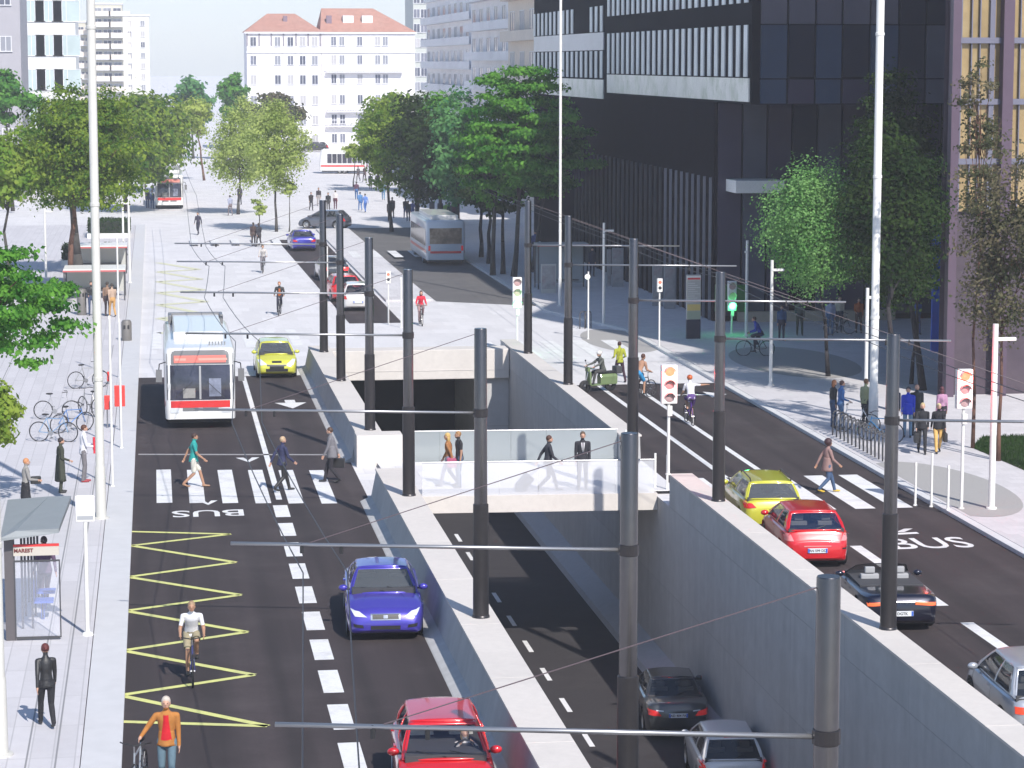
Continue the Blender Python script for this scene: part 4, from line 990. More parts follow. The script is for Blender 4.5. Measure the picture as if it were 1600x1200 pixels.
def sq(x0, x1, z0, z1): return [(x0, z0), (x1, z0), (x1, z1), (x0, z1)]
SEDAN = dict(top=[(-2.25, .86), (-2.1, .96), (-1.3, 1.0), (-.9, .98), (.95, .93), (1.5, .86), (2.05, .72), (2.2, .60), (2.25, .52)], cowl=(1.08, .93), rear=(-1.42, .99), roof=(-.72, .28), crown=.04,
    front=[('headlamp', [(.42, .58), (.70, .60), (.80, .735), (.60, .70)], 'f', HLAM, .014, True), ('grille', sq(-.30, .30, .535, .635), 'f', BPL, .018), ('lower_grille', sq(-.34, .34, .30, .39), 'f', BPL, .016), ('fog_lamp', [(.50, .34), (.72, .36), (.74, .44), (.52, .41)], 'f', BPL, .012, True)], fa=.85, ra=.95, pz=(.45, .68),
    back=[('tail_lamp', [(.46, .66), (.80, .68), (.82, .84), (.56, .80)], 'r', LRED, .014, True), ('reversing_lamp', [(.40, .78), (.60, .80), (.60, .83), (.40, .81)], 'r', HLAM, .018, True), ('boot_seam', sq(-.72, .72, .585, .60), 'r', BPL, .006), ('bumper_trim', sq(-.75, .75, .30, .36), 'r', BPL, .012)])
HATCH = dict(top=[(-2.0, .78), (-1.93, .94), (-1.6, .99), (.95, .95), (1.3, .90), (1.72, .76), (1.9, .62), (2.0, .50)], cowl=(1.12, .96), rear=(-1.80, .99), roof=(-1.36, .22), crown=.04, rw=.68,
    front=[('headlamp', [(.40, .60), (.68, .56), (.80, .78), (.66, .80)], 'f', HLAM, .014, True), ('grille', sq(-.42, .42, .535, .60), 'f', BPL, .014), ('lower_grille', sq(-.46, .46, .30, .42), 'f', BPL, .014)], fa=.78, ra=.68, pz=(.47, .52),
    back=[('tail_lamp', [(.60, .64), (.83, .66), (.84, .93), (.72, .91)], 'r', LRED, .014, True), ('hatch_seam', sq(-.62, .62, .60, .612), 'r', BPL, .006), ('bumper_trim', sq(-.6, .6, .28, .34), 'r', BPL, .012)])

def at(px, py, z=0., back=None, off=0.):
    return P(px, py, z)
# -- blue sedan facing the camera
def ex_blue(r, decal, tree, *a):
    decal('grille_surround', sq(-.345, .345, .515, .655), 'f', CHR, .014)
    decal('grille_emblem', sq(-.05, .05, .55, .62), 'f', CHR, .024); decal('grille_bar', sq(-.32, .32, .636, .65), 'f', CHR, .02)
    decal('bonnet_crease', [(.30, .80), (.34, .80), (.52, 1.7), (.49, 1.7)], 't', paint('blue', (.042, .038, .36), .3), .006, mirror=True)
v = P(611, 1004); car('parked_car', (v.x, v.y + 2.26, 0), pi - R(3), 'blue sedan driving towards the viewer in the right lane of the left road', 'car', ('violet_blue', (.065, .05, .40)), SEDAN, L=4.5, W=1.80, H=1.43, metal=.3, plate=None, tint=GLL, extra=ex_blue).name = 'sedan'
# -- red hatchback at the bottom with its driver
DRV = []
def ex_red(r, decal, tree, *a):
    b = MB(); hit = tree.ray_cast(Vector((0, 9, .60)), Vector((0, -1, 0)))[0]; y = hit.y
    o_ = [(0, .085), (.055, 0), (0, -.085), (-.055, 0)]; i_ = [(0, .045), (.028, 0), (0, -.045), (-.028, 0)]
    vs = [(x, y + .03, .60 + z) for x, z in o_] + [(x, y + .03, .60 + z) for x, z in i_] + [(x, y + .0, .60 + z) for x, z in o_]
    b.add(vs, [(k, (k + 1) % 4, 4 + (k + 1) % 4, 4 + k) for k in range(4)] + [(k, (k + 1) % 4, 8 + (k + 1) % 4, 8 + k) for k in range(4)], CHR); b.build('bonnet_emblem', r)
    s_ = MB(); q = [(-.37 + .18 * cos(t * pi / 10), .66 + .05 * sin(t * pi / 10), 1.02 + .16 * sin(t * pi / 10)) for t in range(21)]; s_.path(q, .016, BPL, 6); s_.build('steering_wheel', r)
    for s2 in (-1, 1):
        decal('headlamp_reflector', [(s2 * .60, .65), (s2 * .68, .65), (s2 * .72, .73), (s2 * .65, .73)], 'f', CHR, .02)
v = P(711, 1290); red_loc = Vector((v.x, v.y + 2.0, 0)); car('hatchback', red_loc, pi - R(3), 'bright red hatchback driven towards the viewer by a blond woman, cut by the bottom edge', 'car', ('red', (.62, .012, .02)), HATCH, L=4.0, W=1.76, H=1.46, plate=None, tint=glass('car_glass_clear', (.02, .04, .10), .85), extra=ex_red)
# -- sunken road cars
v = P(1064, 1156, -5.1); car('sedan', (v.x + .12, v.y + 2.25, -5.1), -R(5), 'dark grey sedan seen from behind in the sunken road', 'car', ('graphite', (.055, .06, .065)), SEDAN, L=4.5, W=1.8, H=1.42, metal=.5, plate='AD 404 FA', front=False)
v = P(1150, 1250, -5.1); car('hatchback', (v.x + .12, v.y + 1.95, -5.1), -R(5), 'silver hatchback seen from behind at the bottom of the sunken road', 'car', ('silver_white', (.74, .73, .72)), dict(HATCH, back=[('tail_lamp', [(.66, .60), (.84, .62), (.84, .96), (.74, .95)], 'r', LRED, .014, True), ('hatch_seam', sq(-.62, .62, .50, .512), 'r', BPL, .006)]), L=3.9, W=1.74, H=1.5, metal=.1, plate='BH 162 HH', front=False, extra=lambda r, d, t, w_, rs_, rf: MB().box(-.2, .2, -1.42, -1.36, 1.455, 1.485, LRED).build('brake_light', r))
# -- right road
def rails(r, d, t, w_, rs_, rf):
    for s_ in (-1, 1):
        b = MB(); b.path([(s_ * .56, .1, 1.44), (s_ * .57, .0, 1.52), (s_ * .58, -1.5, 1.52), (s_ * .57, -1.6, 1.44)], .018, BPL, 6); b.build('roof_rail', r)
ESTATE = dict(HATCH, top=[(-2.2, .80), (-2.12, .95), (-1.8, 1.0), (1.05, .95), (1.4, .90), (1.85, .76), (2.1, .62), (2.2, .50)], cowl=(1.22, .96), rear=(-2.02, 1.0), roof=(-1.66, .32), cp=.08, bp=(.55, .58), back=[('tail_lamp', [(.50, .78), (.82, .74), (.84, .90), (.62, .90)], 'r', LRED, .014, True), ('bumper_trim', sq(-.7, .7, .26, .32), 'r', BPL, .012)], pz=(.47, .62))
v = P(1212, 836); car('estate_car', (v.x + .1, v.y + 2.2, 0), -R(4), 'lime yellow estate car on the right road, just ahead of the red hatchback', 'car', ('yellow', (.56, .55, .05)), ESTATE, L=4.4, W=1.78, H=1.47, plate=None, front=False, extra=rails, tint=GLL)
CL = dict(HATCH, back=[('tail_lamp', [(.62, .74), (.84, .74), (.85, .92), (.70, .92)], 'r', mat('lamp_pink', (.75, .25, .25), .2, coat=1), .014, True), ('boot_trim', sq(-.36, .36, .60, .622), 'r', mat('trim_pale_red', (.7, .3, .28), .4), .012), ('bumper_notch', [(.66, .52), (.84, .52), (.84, .56), (.66, .56)], 'r', BPL, .01, True)], pz=(.47, .50))
v = P(1276, 889); car('hatchback', (v.x + .15, v.y + 2.0, 0), -R(4), 'bright red hatchback seen from behind on the right road', 'car', ('red', (.62, .012, .02)), CL, L=4.1, W=1.78, H=1.47, plate='AN 599 DD', front=False, tint=glass('car_glass_blue', (.01, .025, .07), .45))
SPORT = dict(top=[(-2.15, .78), (-2.0, .86), (-1.4, .86), (.85, .82), (1.4, .76), (1.9, .60), (2.15, .45)], cowl=(.82, .83), rear=(-.95, .85), roof=(-.2, .22), open=True, crown=.03, fa=.85, ra=.8, pz=(.45, .46), wr=.33,
    front=[], back=[('tail_lamp', [(.30, .66), (.80, .62), (.82, .70), (.32, .74)], 'r', mat('tail_orange', (.75, .13, .04), .3, emit=.5), .014, True), ('spoiler_edge', sq(-.28, .28, .70, .74), 'r', CHR, .012)])
v = P(1406, 989); scar = car('sports_car', (v.x + .2, v.y + 2.15, 0), -R(4), 'dark blue open convertible seen from behind, half hidden by a grey pole', 'car', ('navy', (.006, .007, .022)), SPORT, L=4.3, W=1.85, H=1.2, metal=.4, plate='DGTK', front=False, seats=mat('seat_palegrey', (.35, .35, .36), .8))
v = P(1636, 1172); car('hatchback', (v.x + .25, v.y + 1.95, 0), -R(4), 'silver hatchback cut by the right edge of the picture', 'car', ('silver2', (.46, .48, .52)), dict(HATCH, cp=.12, back=[('tail_lamp', [(.58, .70), (.74, .70), (.74, .84), (.58, .84)], 'r', mat('lamp_orange_red', (.75, .07, .03), .3, emit=.3), .014, True), ('hatch_seam', sq(-.62, .62, .50, .512), 'r', BPL, .006)]), L=3.9, W=1.72, H=1.55, metal=.4, plate='', front=False)
# -- far cars
v = P(433, 592); car('hatchback', (v.x, v.y + 1.95, 0), pi, 'lime yellow hatchback driving towards the viewer beside the front bus', 'car', ('lime', (.62, .62, .07)), dict(HATCH, front=HATCH['front'] + [('upper_grille', sq(-.2, .2, .66, .74), 'f', BPL, .014), ('bumper_grille', sq(-.3, .3, .40, .54), 'f', BPL, .016)]), L=3.9, W=1.74, H=1.43, plate=None, tint=GLL)
v = P(562, 487); car('hatchback', (v.x, v.y + 1.9, 0), -R(2), 'white hatchback seen from behind, last in the far queue', 'car', ('white', (.70, .68, .66)), dict(HATCH, back=[('tail_lamp', [(.6, .66), (.84, .66), (.84, .84), (.66, .84)], 'r', LRED, .014, True)]), L=3.8, W=1.7, H=1.47, plate='', front=False)
v = P(541, 472); car('hatchback', (v.x - .1, v.y + 1.9, 0), R(4), 'red hatchback in the far queue, half hidden by the white one', 'car', ('red', (.62, .012, .02)), HATCH, L=3.9, W=1.72, H=1.45, plate=None, front=False)
v = P(522, 440); car('sedan', (v.x, v.y + 2.2, 0), R(2), 'dark grey sedan with glowing red tail lights in the far queue', 'car', ('graphite', (.055, .06, .065)), dict(SEDAN, back=[('tail_lamp', [(.42, .66), (.84, .66), (.84, .86), (.50, .86)], 'r', mat('tail_bright', (.85, .04, .04), .3, emit=1.2), .014, True)]), L=4.5, W=1.8, H=1.42, plate=None, front=False)
v = P(474, 393); car('sedan', (v.x, v.y + 2.2, 0), R(2), 'blue saloon seen from behind at the head of the far queue', 'car', ('blue', (.042, .038, .36)), SEDAN, L=4.4, W=1.8, H=1.42, plate=None, front=False)
v = P(509, 358); car('hatchback', (v.x, v.y + .9, 0), R(62), 'dark slate car crossing the far junction behind the grey poles', 'car', ('slate', (.10, .11, .14)), HATCH, L=4.1, W=1.76, H=1.5, plate=None, front=False)
v = P(492, 237); car('hatchback', (v.x, v.y, .0), R(88), 'tiny black car in front of the far white buildings', 'car', ('black', (.02, .02, .022)), HATCH, L=4.1, W=1.76, H=1.5, plate=None, front=False)

# ---------------------------------------------------------------- buses
BW_ = mat('bus_white', (.68, .68, .67), .3, coat=.6, var=.03); BR = mat('bus_red', (.62, .03, .03), .35, coat=.5); BGL = mat('bus_glass', (.035, .035, .055), .08, spec=.8, var=.6, scale=1.1)
BGY = mat('bus_grey', (.17, .17, .175), .4); LCD = mat('display_red', (.62, .16, .13), .5, emit=.15)
def box_body(b, W, L, z0, z1, m, rr=.18, nose=.25, tail=.1):
    "rounded bus shell: lofted along y, front at +y leaning back at the top"
    ys = [-L / 2, -L / 2 + .05, -L / 2 + .18, -L / 2 + .6, L / 2 - .6, L / 2 - .2, L / 2 - .06, L / 2]
    ins = [.14, .06, .015, 0, 0, .02, .07, .16]
    rows = []
    for y, i in zip(ys, ins):
        w_ = W / 2 - i; pts = []
        for k in range(5): t = pi / 2 * k / 4; pts.append((w_ - rr + rr * sin(t), z1 - i * .6 - rr + rr * cos(t)))
        pts += [(w_, (z0 + z1) / 2), (w_, z0 + .5), (w_ - .01, z0 + .04), (w_ - .05, z0 + i * .3)]
        row = [(x, z) for x, z in pts]; row = row + [(-x, z) for x, z in row[::-1]]
        out = []
        for x, z in row:
            yy = y
            if y > L / 2 - .3: yy = y - nose * max(0, (z - 1.1) / (z1 - 1.1)) ** 1.3
            out.append((x, yy, z))
        rows.append(out)
    n = len(rows[0]); vs = [v for q in rows for v in q]
    fs = [(j * n + k, j * n + (k + 1) % n, (j + 1) * n + (k + 1) % n, (j + 1) * n + k) for j in range(len(rows) - 1) for k in range(n)] + [tuple(range(n)), tuple(range((len(rows) - 1) * n, len(rows) * n))[::-1]]
    b.add(vs, fs, m)
def bus(loc, rz, label, L=12., W=2.55, H=2.95, front=True, m=BW_, rearpic=None, detail=True, name='trolleybus'):
    r = empty(name, loc, rz); z0 = .34
    b = MB(); box_body(b, W, L, z0, H, m); body = b.build('body', r, smooth=40)
    bm = bmesh.new(); bm.from_mesh(body.data); tree = BVHTree.FromBMesh(bm); bm.free()
    def pt(ax, a, z, off):
        if ax == 'f': h = tree.ray_cast(Vector((a, 20, z)), Vector((0, -1, 0)))[0]; return (h or Vector((a, L / 2 - .3, z))) + Vector((0, off, 0))
        if ax == 'b': h = tree.ray_cast(Vector((a, -20, z)), Vector((0, 1, 0)))[0]; return (h or Vector((a, -L / 2 + .1, z))) + Vector((0, -off, 0))
        s_ = 1 if ax == 'R' else -1; h = tree.ray_cast(Vector((s_ * 5, a, z)), Vector((-s_, 0, 0)))[0]; return (h or Vector((s_ * W / 2, a, z))) + Vector((s_ * off, 0, 0))
    def dec(nm, ax, a0, a1, z0_, z1_, m_, off=.012, n=8, par=None):
        g = [pt(ax, a0 + (a1 - a0) * i / n, z0_ + (z1_ - z0_) * j / 4, off) for j in range(5) for i in range(n + 1)]
        k = MB(); k.add(g, [(j * (n + 1) + i, j * (n + 1) + i + 1, (j + 1) * (n + 1) + i + 1, (j + 1) * (n + 1) + i) for j in range(4) for i in range(n)], m_); return k.build(nm, par or r, smooth=True, fix=False)
    hw = W / 2
    for s_, ax in ((1, 'R'), (-1, 'L')):
        for i in range(7):
            y0 = -L / 2 + .5 + i * (L - 1.4) / 7; dec('side_window', ax, y0, y0 + (L - 1.4) / 7 - .08, 1.25, 2.35, BGL, .012, 2)
        dec('red_stripe', ax, -L / 2 + .2, L / 2 - .2, .82, 1.02, BR, .01, 10)
    if front:
        ws = dec('windscreen', 'f', -hw + .07, hw - .07, 1.08, 2.34, BGL, .015, 14)
        dec('centre_pillar', 'f', -.035, .035, 1.10, 2.30, mat('pillar_grey', (.33, .33, .34), .5), .03, 1)
        dec('destination_band', 'f', -hw + .07, hw - .07, 2.36, 2.86, BGY, .012, 12)
        dec('destination_display', 'f', -hw + .34, hw - .34, 2.42, 2.68, LCD, .03, 10)
        for a, b2 in ((-.98, .05), (.5, .9)): dec('display_line', 'f', a, b2, 2.50, 2.58, mat('display_pale', (.72, .32, .26), .5), .036, 6)
        dec('red_stripe', 'f', -hw + .005, hw - .005, .80, 1.05, BR, .016, 12)
        for s_ in (-1, 1):
            dec('headlamp', 'f', s_ * .92 - .16, s_ * .92 + .16, .62, .80, HLAM, .02, 4)
            dec('grille', 'f', s_ * .36 - .28, s_ * .36 + .28, .68, .79, BGY, .015, 4)
            q = MB(); q.add([pt('f', .0 + s_ * .9, 1.14, .03), pt('f', .03 + s_ * .9, 1.14, .03), pt('f', s_ * .25 + .03, 1.75, .03), pt('f', s_ * .25, 1.75, .03)], [(0, 1, 2, 3)], BPL); q.build('wiper', r, fix=False)
            mm = MB(); mm.path([(s_ * (hw - .1), L / 2 - .35, 2.45), (s_ * (hw + .18), L / 2 - .05, 2.4), (s_ * (hw + .2), L / 2 - .02, 2.2)], .02, BPL, 6); mm.box(s_ * (hw + .2) - .11, s_ * (hw + .2) + .11, L / 2 - .06, L / 2 + .02, 1.75, 2.2, BGY); mm.build('wing_mirror', r)
        # driver cab things behind the glass read as pale shapes
        dec('driver_screen', 'f', -.75, -.32, 1.20, 1.85, mat('cab_grey', (.18, .2, .27), .5, var=.5, scale=3), .02, 3)
        dec('poster_in_cab', 'f', .18, .62, 1.15, 1.5, mat('cab_pale', (.27, .26, .25), .5, var=.3, scale=3), .02, 3)
    dec('rear_window', 'b', -hw + .22, hw - .22, 1.42, 2.45, rearpic or BGL, .015, 10)
    dec('red_stripe', 'b', -hw + .03, hw - .03, .80, .95, BR, .014, 10)
    for s_ in (-1, 1): dec('tail_lamp', 'b', s_ * (hw - .2) - .07, s_ * (hw - .2) + .07, .98, 1.3, LRED if detail else BW_, .014, 2)
    k = MB(); k.box(-hw + .12, hw - .12, -L / 2 + .1, L / 2 - .3, .22, .36, BPL); k.build('skirt', r)
    for y in (-L / 2 + 2.6, L / 2 - 2.5):
        for s_ in (-1, 1): wheel(r, s_ * (hw - .16), y, .46, .27, s_)
    # roof pod
    k = MB(); k.box(-hw + .35, hw - .35, -L / 2 + .8, L / 2 - 3.0, H - .02, H + .30, BW_); k.build('roof_unit', r, bevel=.06)
    if front:
        k = MB(); k.box(-hw + .25, hw - .25, -L / 2 + .35, -L / 2 + .75, H - .02, H + .36, BGY); k.box(-hw + .2, -hw + .34, -L / 2 + .35, -L / 2 + 1.6, H - .02, H + .36, BGY); k.box(hw - .34, hw - .2, -L / 2 + .35, -L / 2 + 1.6, H - .02, H + .36, BGY); k.build('roof_fairing', r, bevel=.05)
        k = MB()
        for q in range(6): k.box(-.95 + q * .11, -.89 + q * .11, L / 2 - 1.0, L / 2 - .95, H - .02, H + .14, STEEL)
        k.build('roof_marker', r)
    return tag(r, label, 'bus')
v = P(314, 671); bus((v.x, v.y + 5.2, 0), pi, 'white trolleybus with red front stripe coming towards the viewer', L=10.4)
RP_ = mat('rear_reflection', (.24, .18, .13), .15, var=.5, scale=1.6, dirt_or_reflection=(.5, .42, .32), dscale=.8)  # brown street reflection painted into the rear window's colour
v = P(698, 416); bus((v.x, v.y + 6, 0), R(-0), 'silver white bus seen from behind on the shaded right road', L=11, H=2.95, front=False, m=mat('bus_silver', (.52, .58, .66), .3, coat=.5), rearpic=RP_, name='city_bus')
v = P(265, 327); bus((v.x, v.y + 6, 0), pi, 'small far white bus with a red band between the left trees', L=12, H=3.1, name='city_bus', detail=False)
v = P(541, 273); bus((v.x, v.y + 4, 0), R(80), 'tiny far bus with red roof line crossing below the white buildings', L=5.6, H=2.9, front=False, name='city_bus')

# ---------------------------------------------------------------- bicycles and scooter
def bicycle(loc, rz, label, col=(.03, .03, .04), group=None, lean=0., steer=0.):
    r = empty('bicycle', loc, rz); r.rotation_euler = (0, lean, rz); fm = mat('bike_%d_%d_%d' % tuple(int(c * 99) for c in col), col, .35, .3, coat=.5)
    rw = .34; ya, yb = -.52, .52
    def whl(y):
        b = MB(); b.path([(0, rw * cos(a * pi / 14), rw * sin(a * pi / 14)) for a in range(29)], .020, BLK, 6)
        o = b.build('wheel', r); o.location = (0, y, rw)
        s_ = MB()
        for q in range(12): a = q * pi / 6; s_.tube((.015 * (-1) ** q, 0, 0), (0, rw * .97 * cos(a), rw * .97 * sin(a)), .0035, .0035, STEEL, 4)
        s_.tube((-.05, 0, 0), (.05, 0, 0), .02, .02, STEEL, 8); s_.build('spokes', o); return o
    whl(ya); whl(yb)
    b = MB(); A = Vector((0, ya, rw)); B = Vector((0, yb, rw)); bb = Vector((0, -.10, .30)); st = Vector((0, -.24, .82)); hd = Vector((0, .36, .80)); h2 = Vector((0, .39, .70))
    for p, q in ((bb, st), (st, hd), (bb, h2), (st, A), (bb, A)): b.tube(p, q, .017, .017, fm, 8)
    b.build('frame', r)
    b = MB(); b.tube(hd + Vector((0, -.01, .06)), h2, .018, .018, fm, 8); b.tube(h2, B + Vector((.05, 0, 0)), .012, .010, fm, 6); b.tube(h2, B - Vector((.05, 0, 0)), .012, .010, fm, 6); b.build('fork', r)
    b = MB(); b.tube((0, .35, .85), (0, .36, 1.0), .014, .014, STEEL, 6); b.path([(-.28, .22, 1.02), (-.2, .34, 1.03), (0, .38, 1.0), (.2, .34, 1.03), (.28, .22, 1.02)], .013, BLK, 6); b.build('handlebar', r)
    b = MB(); b.tube((0, -.24, .80), (0, -.26, .93), .013, .013, STEEL, 6); b.ell((0, -.28, .95), (.07, .14, .035), BLK, 12, 6); b.build('saddle', r, smooth=True)
    b = MB(); b.lathe((.03, -.10, .30), [(0, 0), (.09, 0), (.09, .01), (0, .01)], STEEL, 16, 'x'); b.tube((.05, -.10, .30), (.05, -.04, .15), .01, .01, STEEL, 6); b.tube((-.05, -.10, .30), (-.05, -.16, .45), .01, .01, STEEL, 6); b.box(.05, .15, -.08, .0, .135, .155, BLK); b.box(-.15, -.05, -.2, -.12, .445, .465, BLK); b.build('pedals', r)
    return tag(r, label, 'bicycle', group)
# ---------------------------------------------------------------- people
SK = {'f': (.52, .30, .21), 't': (.40, .22, .14), 'd': (.16, .08, .05)}
def cloth(c, r_=.85): return mat('cloth_%02d_%02d_%02d' % tuple(int(x * 99) for x in c), c, r_, var=.12, scale=14, bump=.15)
def ik(a, b, l1, l2, pole):
    "middle joint of a two-bone limb from a to b bending towards pole; returns (mid, end)"
    a = Vector(a); b = Vector(b); d = b - a; L = d.length
    if L > (l1 + l2) * .995: b = a + d.normalized() * (l1 + l2) * .995; d = b - a; L = d.length
    u = d.normalized(); x = (l1 * l1 - l2 * l2 + L * L) / (2 * L); hh = math.sqrt(max(l1 * l1 - x * x, 0))
    p = Vector(pole); p = (p - u * p.dot(u)).normalized(); return a + u * x + p * hh, b
POSES = {
 'stand': dict(fl=(-.10, .02), fr=(.11, -.02), hl=(-.215, .04, .80), hr=(.215, .02, .80)),
 'idle': dict(fl=(-.13, .05), fr=(.10, -.05), hl=(-.215, .06, .82), hr=(.16, .24, 1.04)),
 'walk': dict(fl=(-.09, .25, .0), fr=(.09, -.25, .06), hl=(-.215, -.18, .84), hr=(.215, .24, .88)),
 'walk2': dict(fl=(-.09, -.24, .06), fr=(.09, .24, .0), hl=(-.215, .22, .88), hr=(.215, -.18, .84)),
 'stride': dict(fl=(-.09, .31, .0), fr=(.09, -.31, .08), hl=(-.215, -.28, .88), hr=(.215, .30, .93)),
 'wide': dict(fl=(-.24, .02), fr=(.26, -.02), hl=(-.24, .20, 1.05), hr=(.24, .20, 1.05)),
 'hold': dict(fl=(-.10, .04), fr=(.10, -.04), hl=(-.12, .34, 1.12), hr=(.14, .34, 1.10)),
 'drive': dict(sit=1, fl=(-.12, .62, .12), fr=(.12, .62, .12), hl=(-.14, .34, .88), hr=(.14, .34, .88), pelvis=.34 + .0),
 'cycle': dict(sit=1, pelvis=1.02, py=-.24, lean=.50, fl=(-.10, -.10, .50), fr=(.10, .00, .16), hl=(-.25, .24, 1.06), hr=(.25, .24, 1.06)),
 'cyclearm': dict(sit=1, pelvis=1.02, py=-.24, lean=.38, fl=(-.10, -.10, .50), fr=(.10, .00, .16), hl=(-.25, .24, 1.06), hr=(.78, .12, 1.42)),
 'scoot': dict(sit=1, pelvis=.86, py=-.25, lean=.28, fl=(-.15, .30, .32), fr=(.15, .30, .32), hl=(-.28, .34, 1.06), hr=(.28, .34, 1.06)),
 'pushbike': dict(fl=(-.09, .25, .0), fr=(.09, -.22, .08), hl=(-.22, .06, .84), hr=(.44, .26, 1.06)),
}
def person(loc, rz, label, h=1.75, pose='stand', top=(.05, .05, .06), bot=(.04, .04, .05), hair=(.04, .03, .02), skin='f', sleeve=1, shorts=0, coat=None, skirt=None, shoe=(.03, .03, .03), det=1, style='short', female=0, tie=None, group=None, extra=None, vest=None, helmet=None, pz=0., turn=0.):
    r = empty('person', loc, rz); k = h / 1.75; p = POSES[pose]; sm = mat('skin_' + skin, SK[skin], .55, var=.05, scale=9)
    TM, BM_, SHM, HM = cloth(top), cloth(bot), cloth(shoe, .5), mat('hair_%02d_%02d_%02d' % tuple(int(x * 99) for x in hair), hair, .6, var=.3, scale=25)
    sit = p.get('sit'); pzv = p.get('pelvis', None)
    lf, rf = p['fl'], p['fr']; ank = .085
    A = [Vector((q[0], q[1], ank + (q[2] if len(q) > 2 else 0))) for q in (lf, rf)]
    lean = p.get('lean', .04 if 'walk' not in pose else .07)
    if pzv is None:
        spread = max(abs(A[0].y), abs(A[1].y), abs(A[0].x) * .8); pzv = .085 + math.sqrt(max(.86 ** 2 - spread ** 2 * .95, .3)) + .02
    pel = Vector((0, p.get('py', 0), pzv)); up = Vector((0, sin(lean), cos(lean)))
    def T(x, y, z): return pel + Vector((x, 0, 0)) + up * z + Vector((0, cos(lean), -sin(lean))) * y
    hw_ = .092 if not female else .095; sw = .185 if not female else .162
    hips = [T(-hw_, 0, -.02), T(hw_, 0, -.02)]; sh = [T(-sw, 0, .452), T(sw, 0, .452)]
    up2 = up.lerp(Vector((0, 0, 1)), .55).normalized(); nk = T(0, .0, .53); hd = nk + up2 * .155 + Vector((0, .025, 0))
    kn = []; fo = []
    for i in (0, 1):
        m, e = ik(hips[i], A[i], .43, .43, (0, 1, .15)); kn.append(m); fo.append(e)
    el = []; ha = []
    for i, q in enumerate((p['hl'], p['hr'])):
        s_ = -1 if i == 0 else 1
        m, e = ik(sh[i], Vector(q), .285, .255, (s_ * .16, -.9, -.35)); el.append(m); ha.append(e)
    b = MB(); n = 12 if det else 8; M0 = sm
    # segments: list of (p0, p1, r0, r1, zone)
    bulk = 1.0 if not coat else 1.12; bones = []
    def seg(a, c, r0, r1, zone, nn=n): 
        b.tube(a, c, r0, r1, sm, nn); b.ell(a, (r0,) * 3, sm, nn, 6); b.ell(c, (r1,) * 3, sm, nn, 6); bones.append((Vector(a), Vector(c), zone, max(r0, r1)))
    tw = (.155 if not female else .135) * bulk
    rg = [(-.14, .07, .07), (-.11, tw * .82, .10), (-.05, tw * .98, .116), (.03, tw * 1.0, .116), (.12, tw * .92, .106), (.20, tw * .89, .10), (.30, tw * .98, .11 + .012 * female), (.40, tw * 1.09, .118), (.455, tw * 1.02, .105), (.495, tw * .72, .085), (.53, tw * .48, .068), (.56, .05, .05)]
    tv = [T(cos(2 * pi * q / 20) * rx, sin(2 * pi * q / 20) * ry, z) for z, rx, ry in rg for q in range(20)]
    b.add(tv, [(j * 20 + q, j * 20 + (q + 1) % 20, (j + 1) * 20 + (q + 1) % 20, (j + 1) * 20 + q) for j in range(len(rg) - 1) for q in range(20)] + [tuple(range(20))[::-1], tuple(range(200, 220))], sm)
    bones.append((T(0, 0, -.10), T(0, 0, .05), 'b', .2)); bones.append((T(0, 0, .12), T(0, 0, .47), 't', .2))
    seg(T(-sw + .03, 0, .455), T(sw - .03, 0, .455), .060 * bulk, .060 * bulk, 't')
    seg(nk - up2 * .03, nk + up2 * .08, .052, .050, 's')
    b.ell(hd, (.074, .092, .108), sm, 16, 12); b.ell(hd + Vector((0, .035, -.06)), (.052, .055, .055), sm, 12, 8); b.ell(hd + Vector((0, .097, -.012)), (.014, .020, .024), sm, 8, 6)
    for s_ in (-1, 1): b.ell(hd + Vector((s_ * .075, .0, -.008)), (.012, .022, .032), sm, 8, 6)
    bones.append((hd, hd + Vector((0, 0, .02)), 's', .12))
    sl = 1.0 + .12 * (sleeve == 1); bz = 't' if sleeve == 1 else 's'
    for i in (0, 1):
        mid = sh[i].lerp(el[i], .62)
        seg(sh[i], mid, .056 * bulk, .047 * sl, 't' if sleeve >= .5 else 's'); seg(mid, el[i], .047 * sl, .042 * sl, 't' if sleeve == 1 else 's'); seg(el[i], ha[i], .041 * sl, .027 * (1.25 if sleeve == 1 else 1), 't' if sleeve == 1 else 's')
        hdn = (ha[i] - el[i]).normalized(); s_ = -1 if i == 0 else 1
        if abs(hdn.z) < .5: hdn = (hdn + Vector((0, .3, -.25))).normalized()
        side = hdn.cross(Vector((s_, 0, 0))).normalized(); palm = ha[i] + hdn * .05
        b.ell(ha[i] + hdn * .045, (.021, .036, .048) if abs(hdn.z) > .5 else (.036, .048, .021), sm, 10, 6); bones.append((ha[i] + hdn * .025, ha[i] + hdn * .19, 's', .05))
        if det == 2:
            for q in range(4):
                o = ha[i] + hdn * .085 + side * (q - 1.5) * .0215; l = (.062, .074, .070, .055)[q]
                c1 = o + hdn * l * .55 + Vector((-s_ * .004, 0, 0)); b.tube(o, c1, .0095, .009, sm, 6); b.tube(c1, c1 + hdn * l * .45 + Vector((-s_ * .018, 0, 0)), .009, .0075, sm, 6)
            o = ha[i] + hdn * .03 + side * .03; b.tube(o, o + hdn * .045 + side * .022, .011, .009, sm, 6)
        else: b.ell(ha[i] + hdn * .11, (.016, .030, .045) if abs(hdn.z) > .5 else (.03, .045, .016), sm, 8, 5)
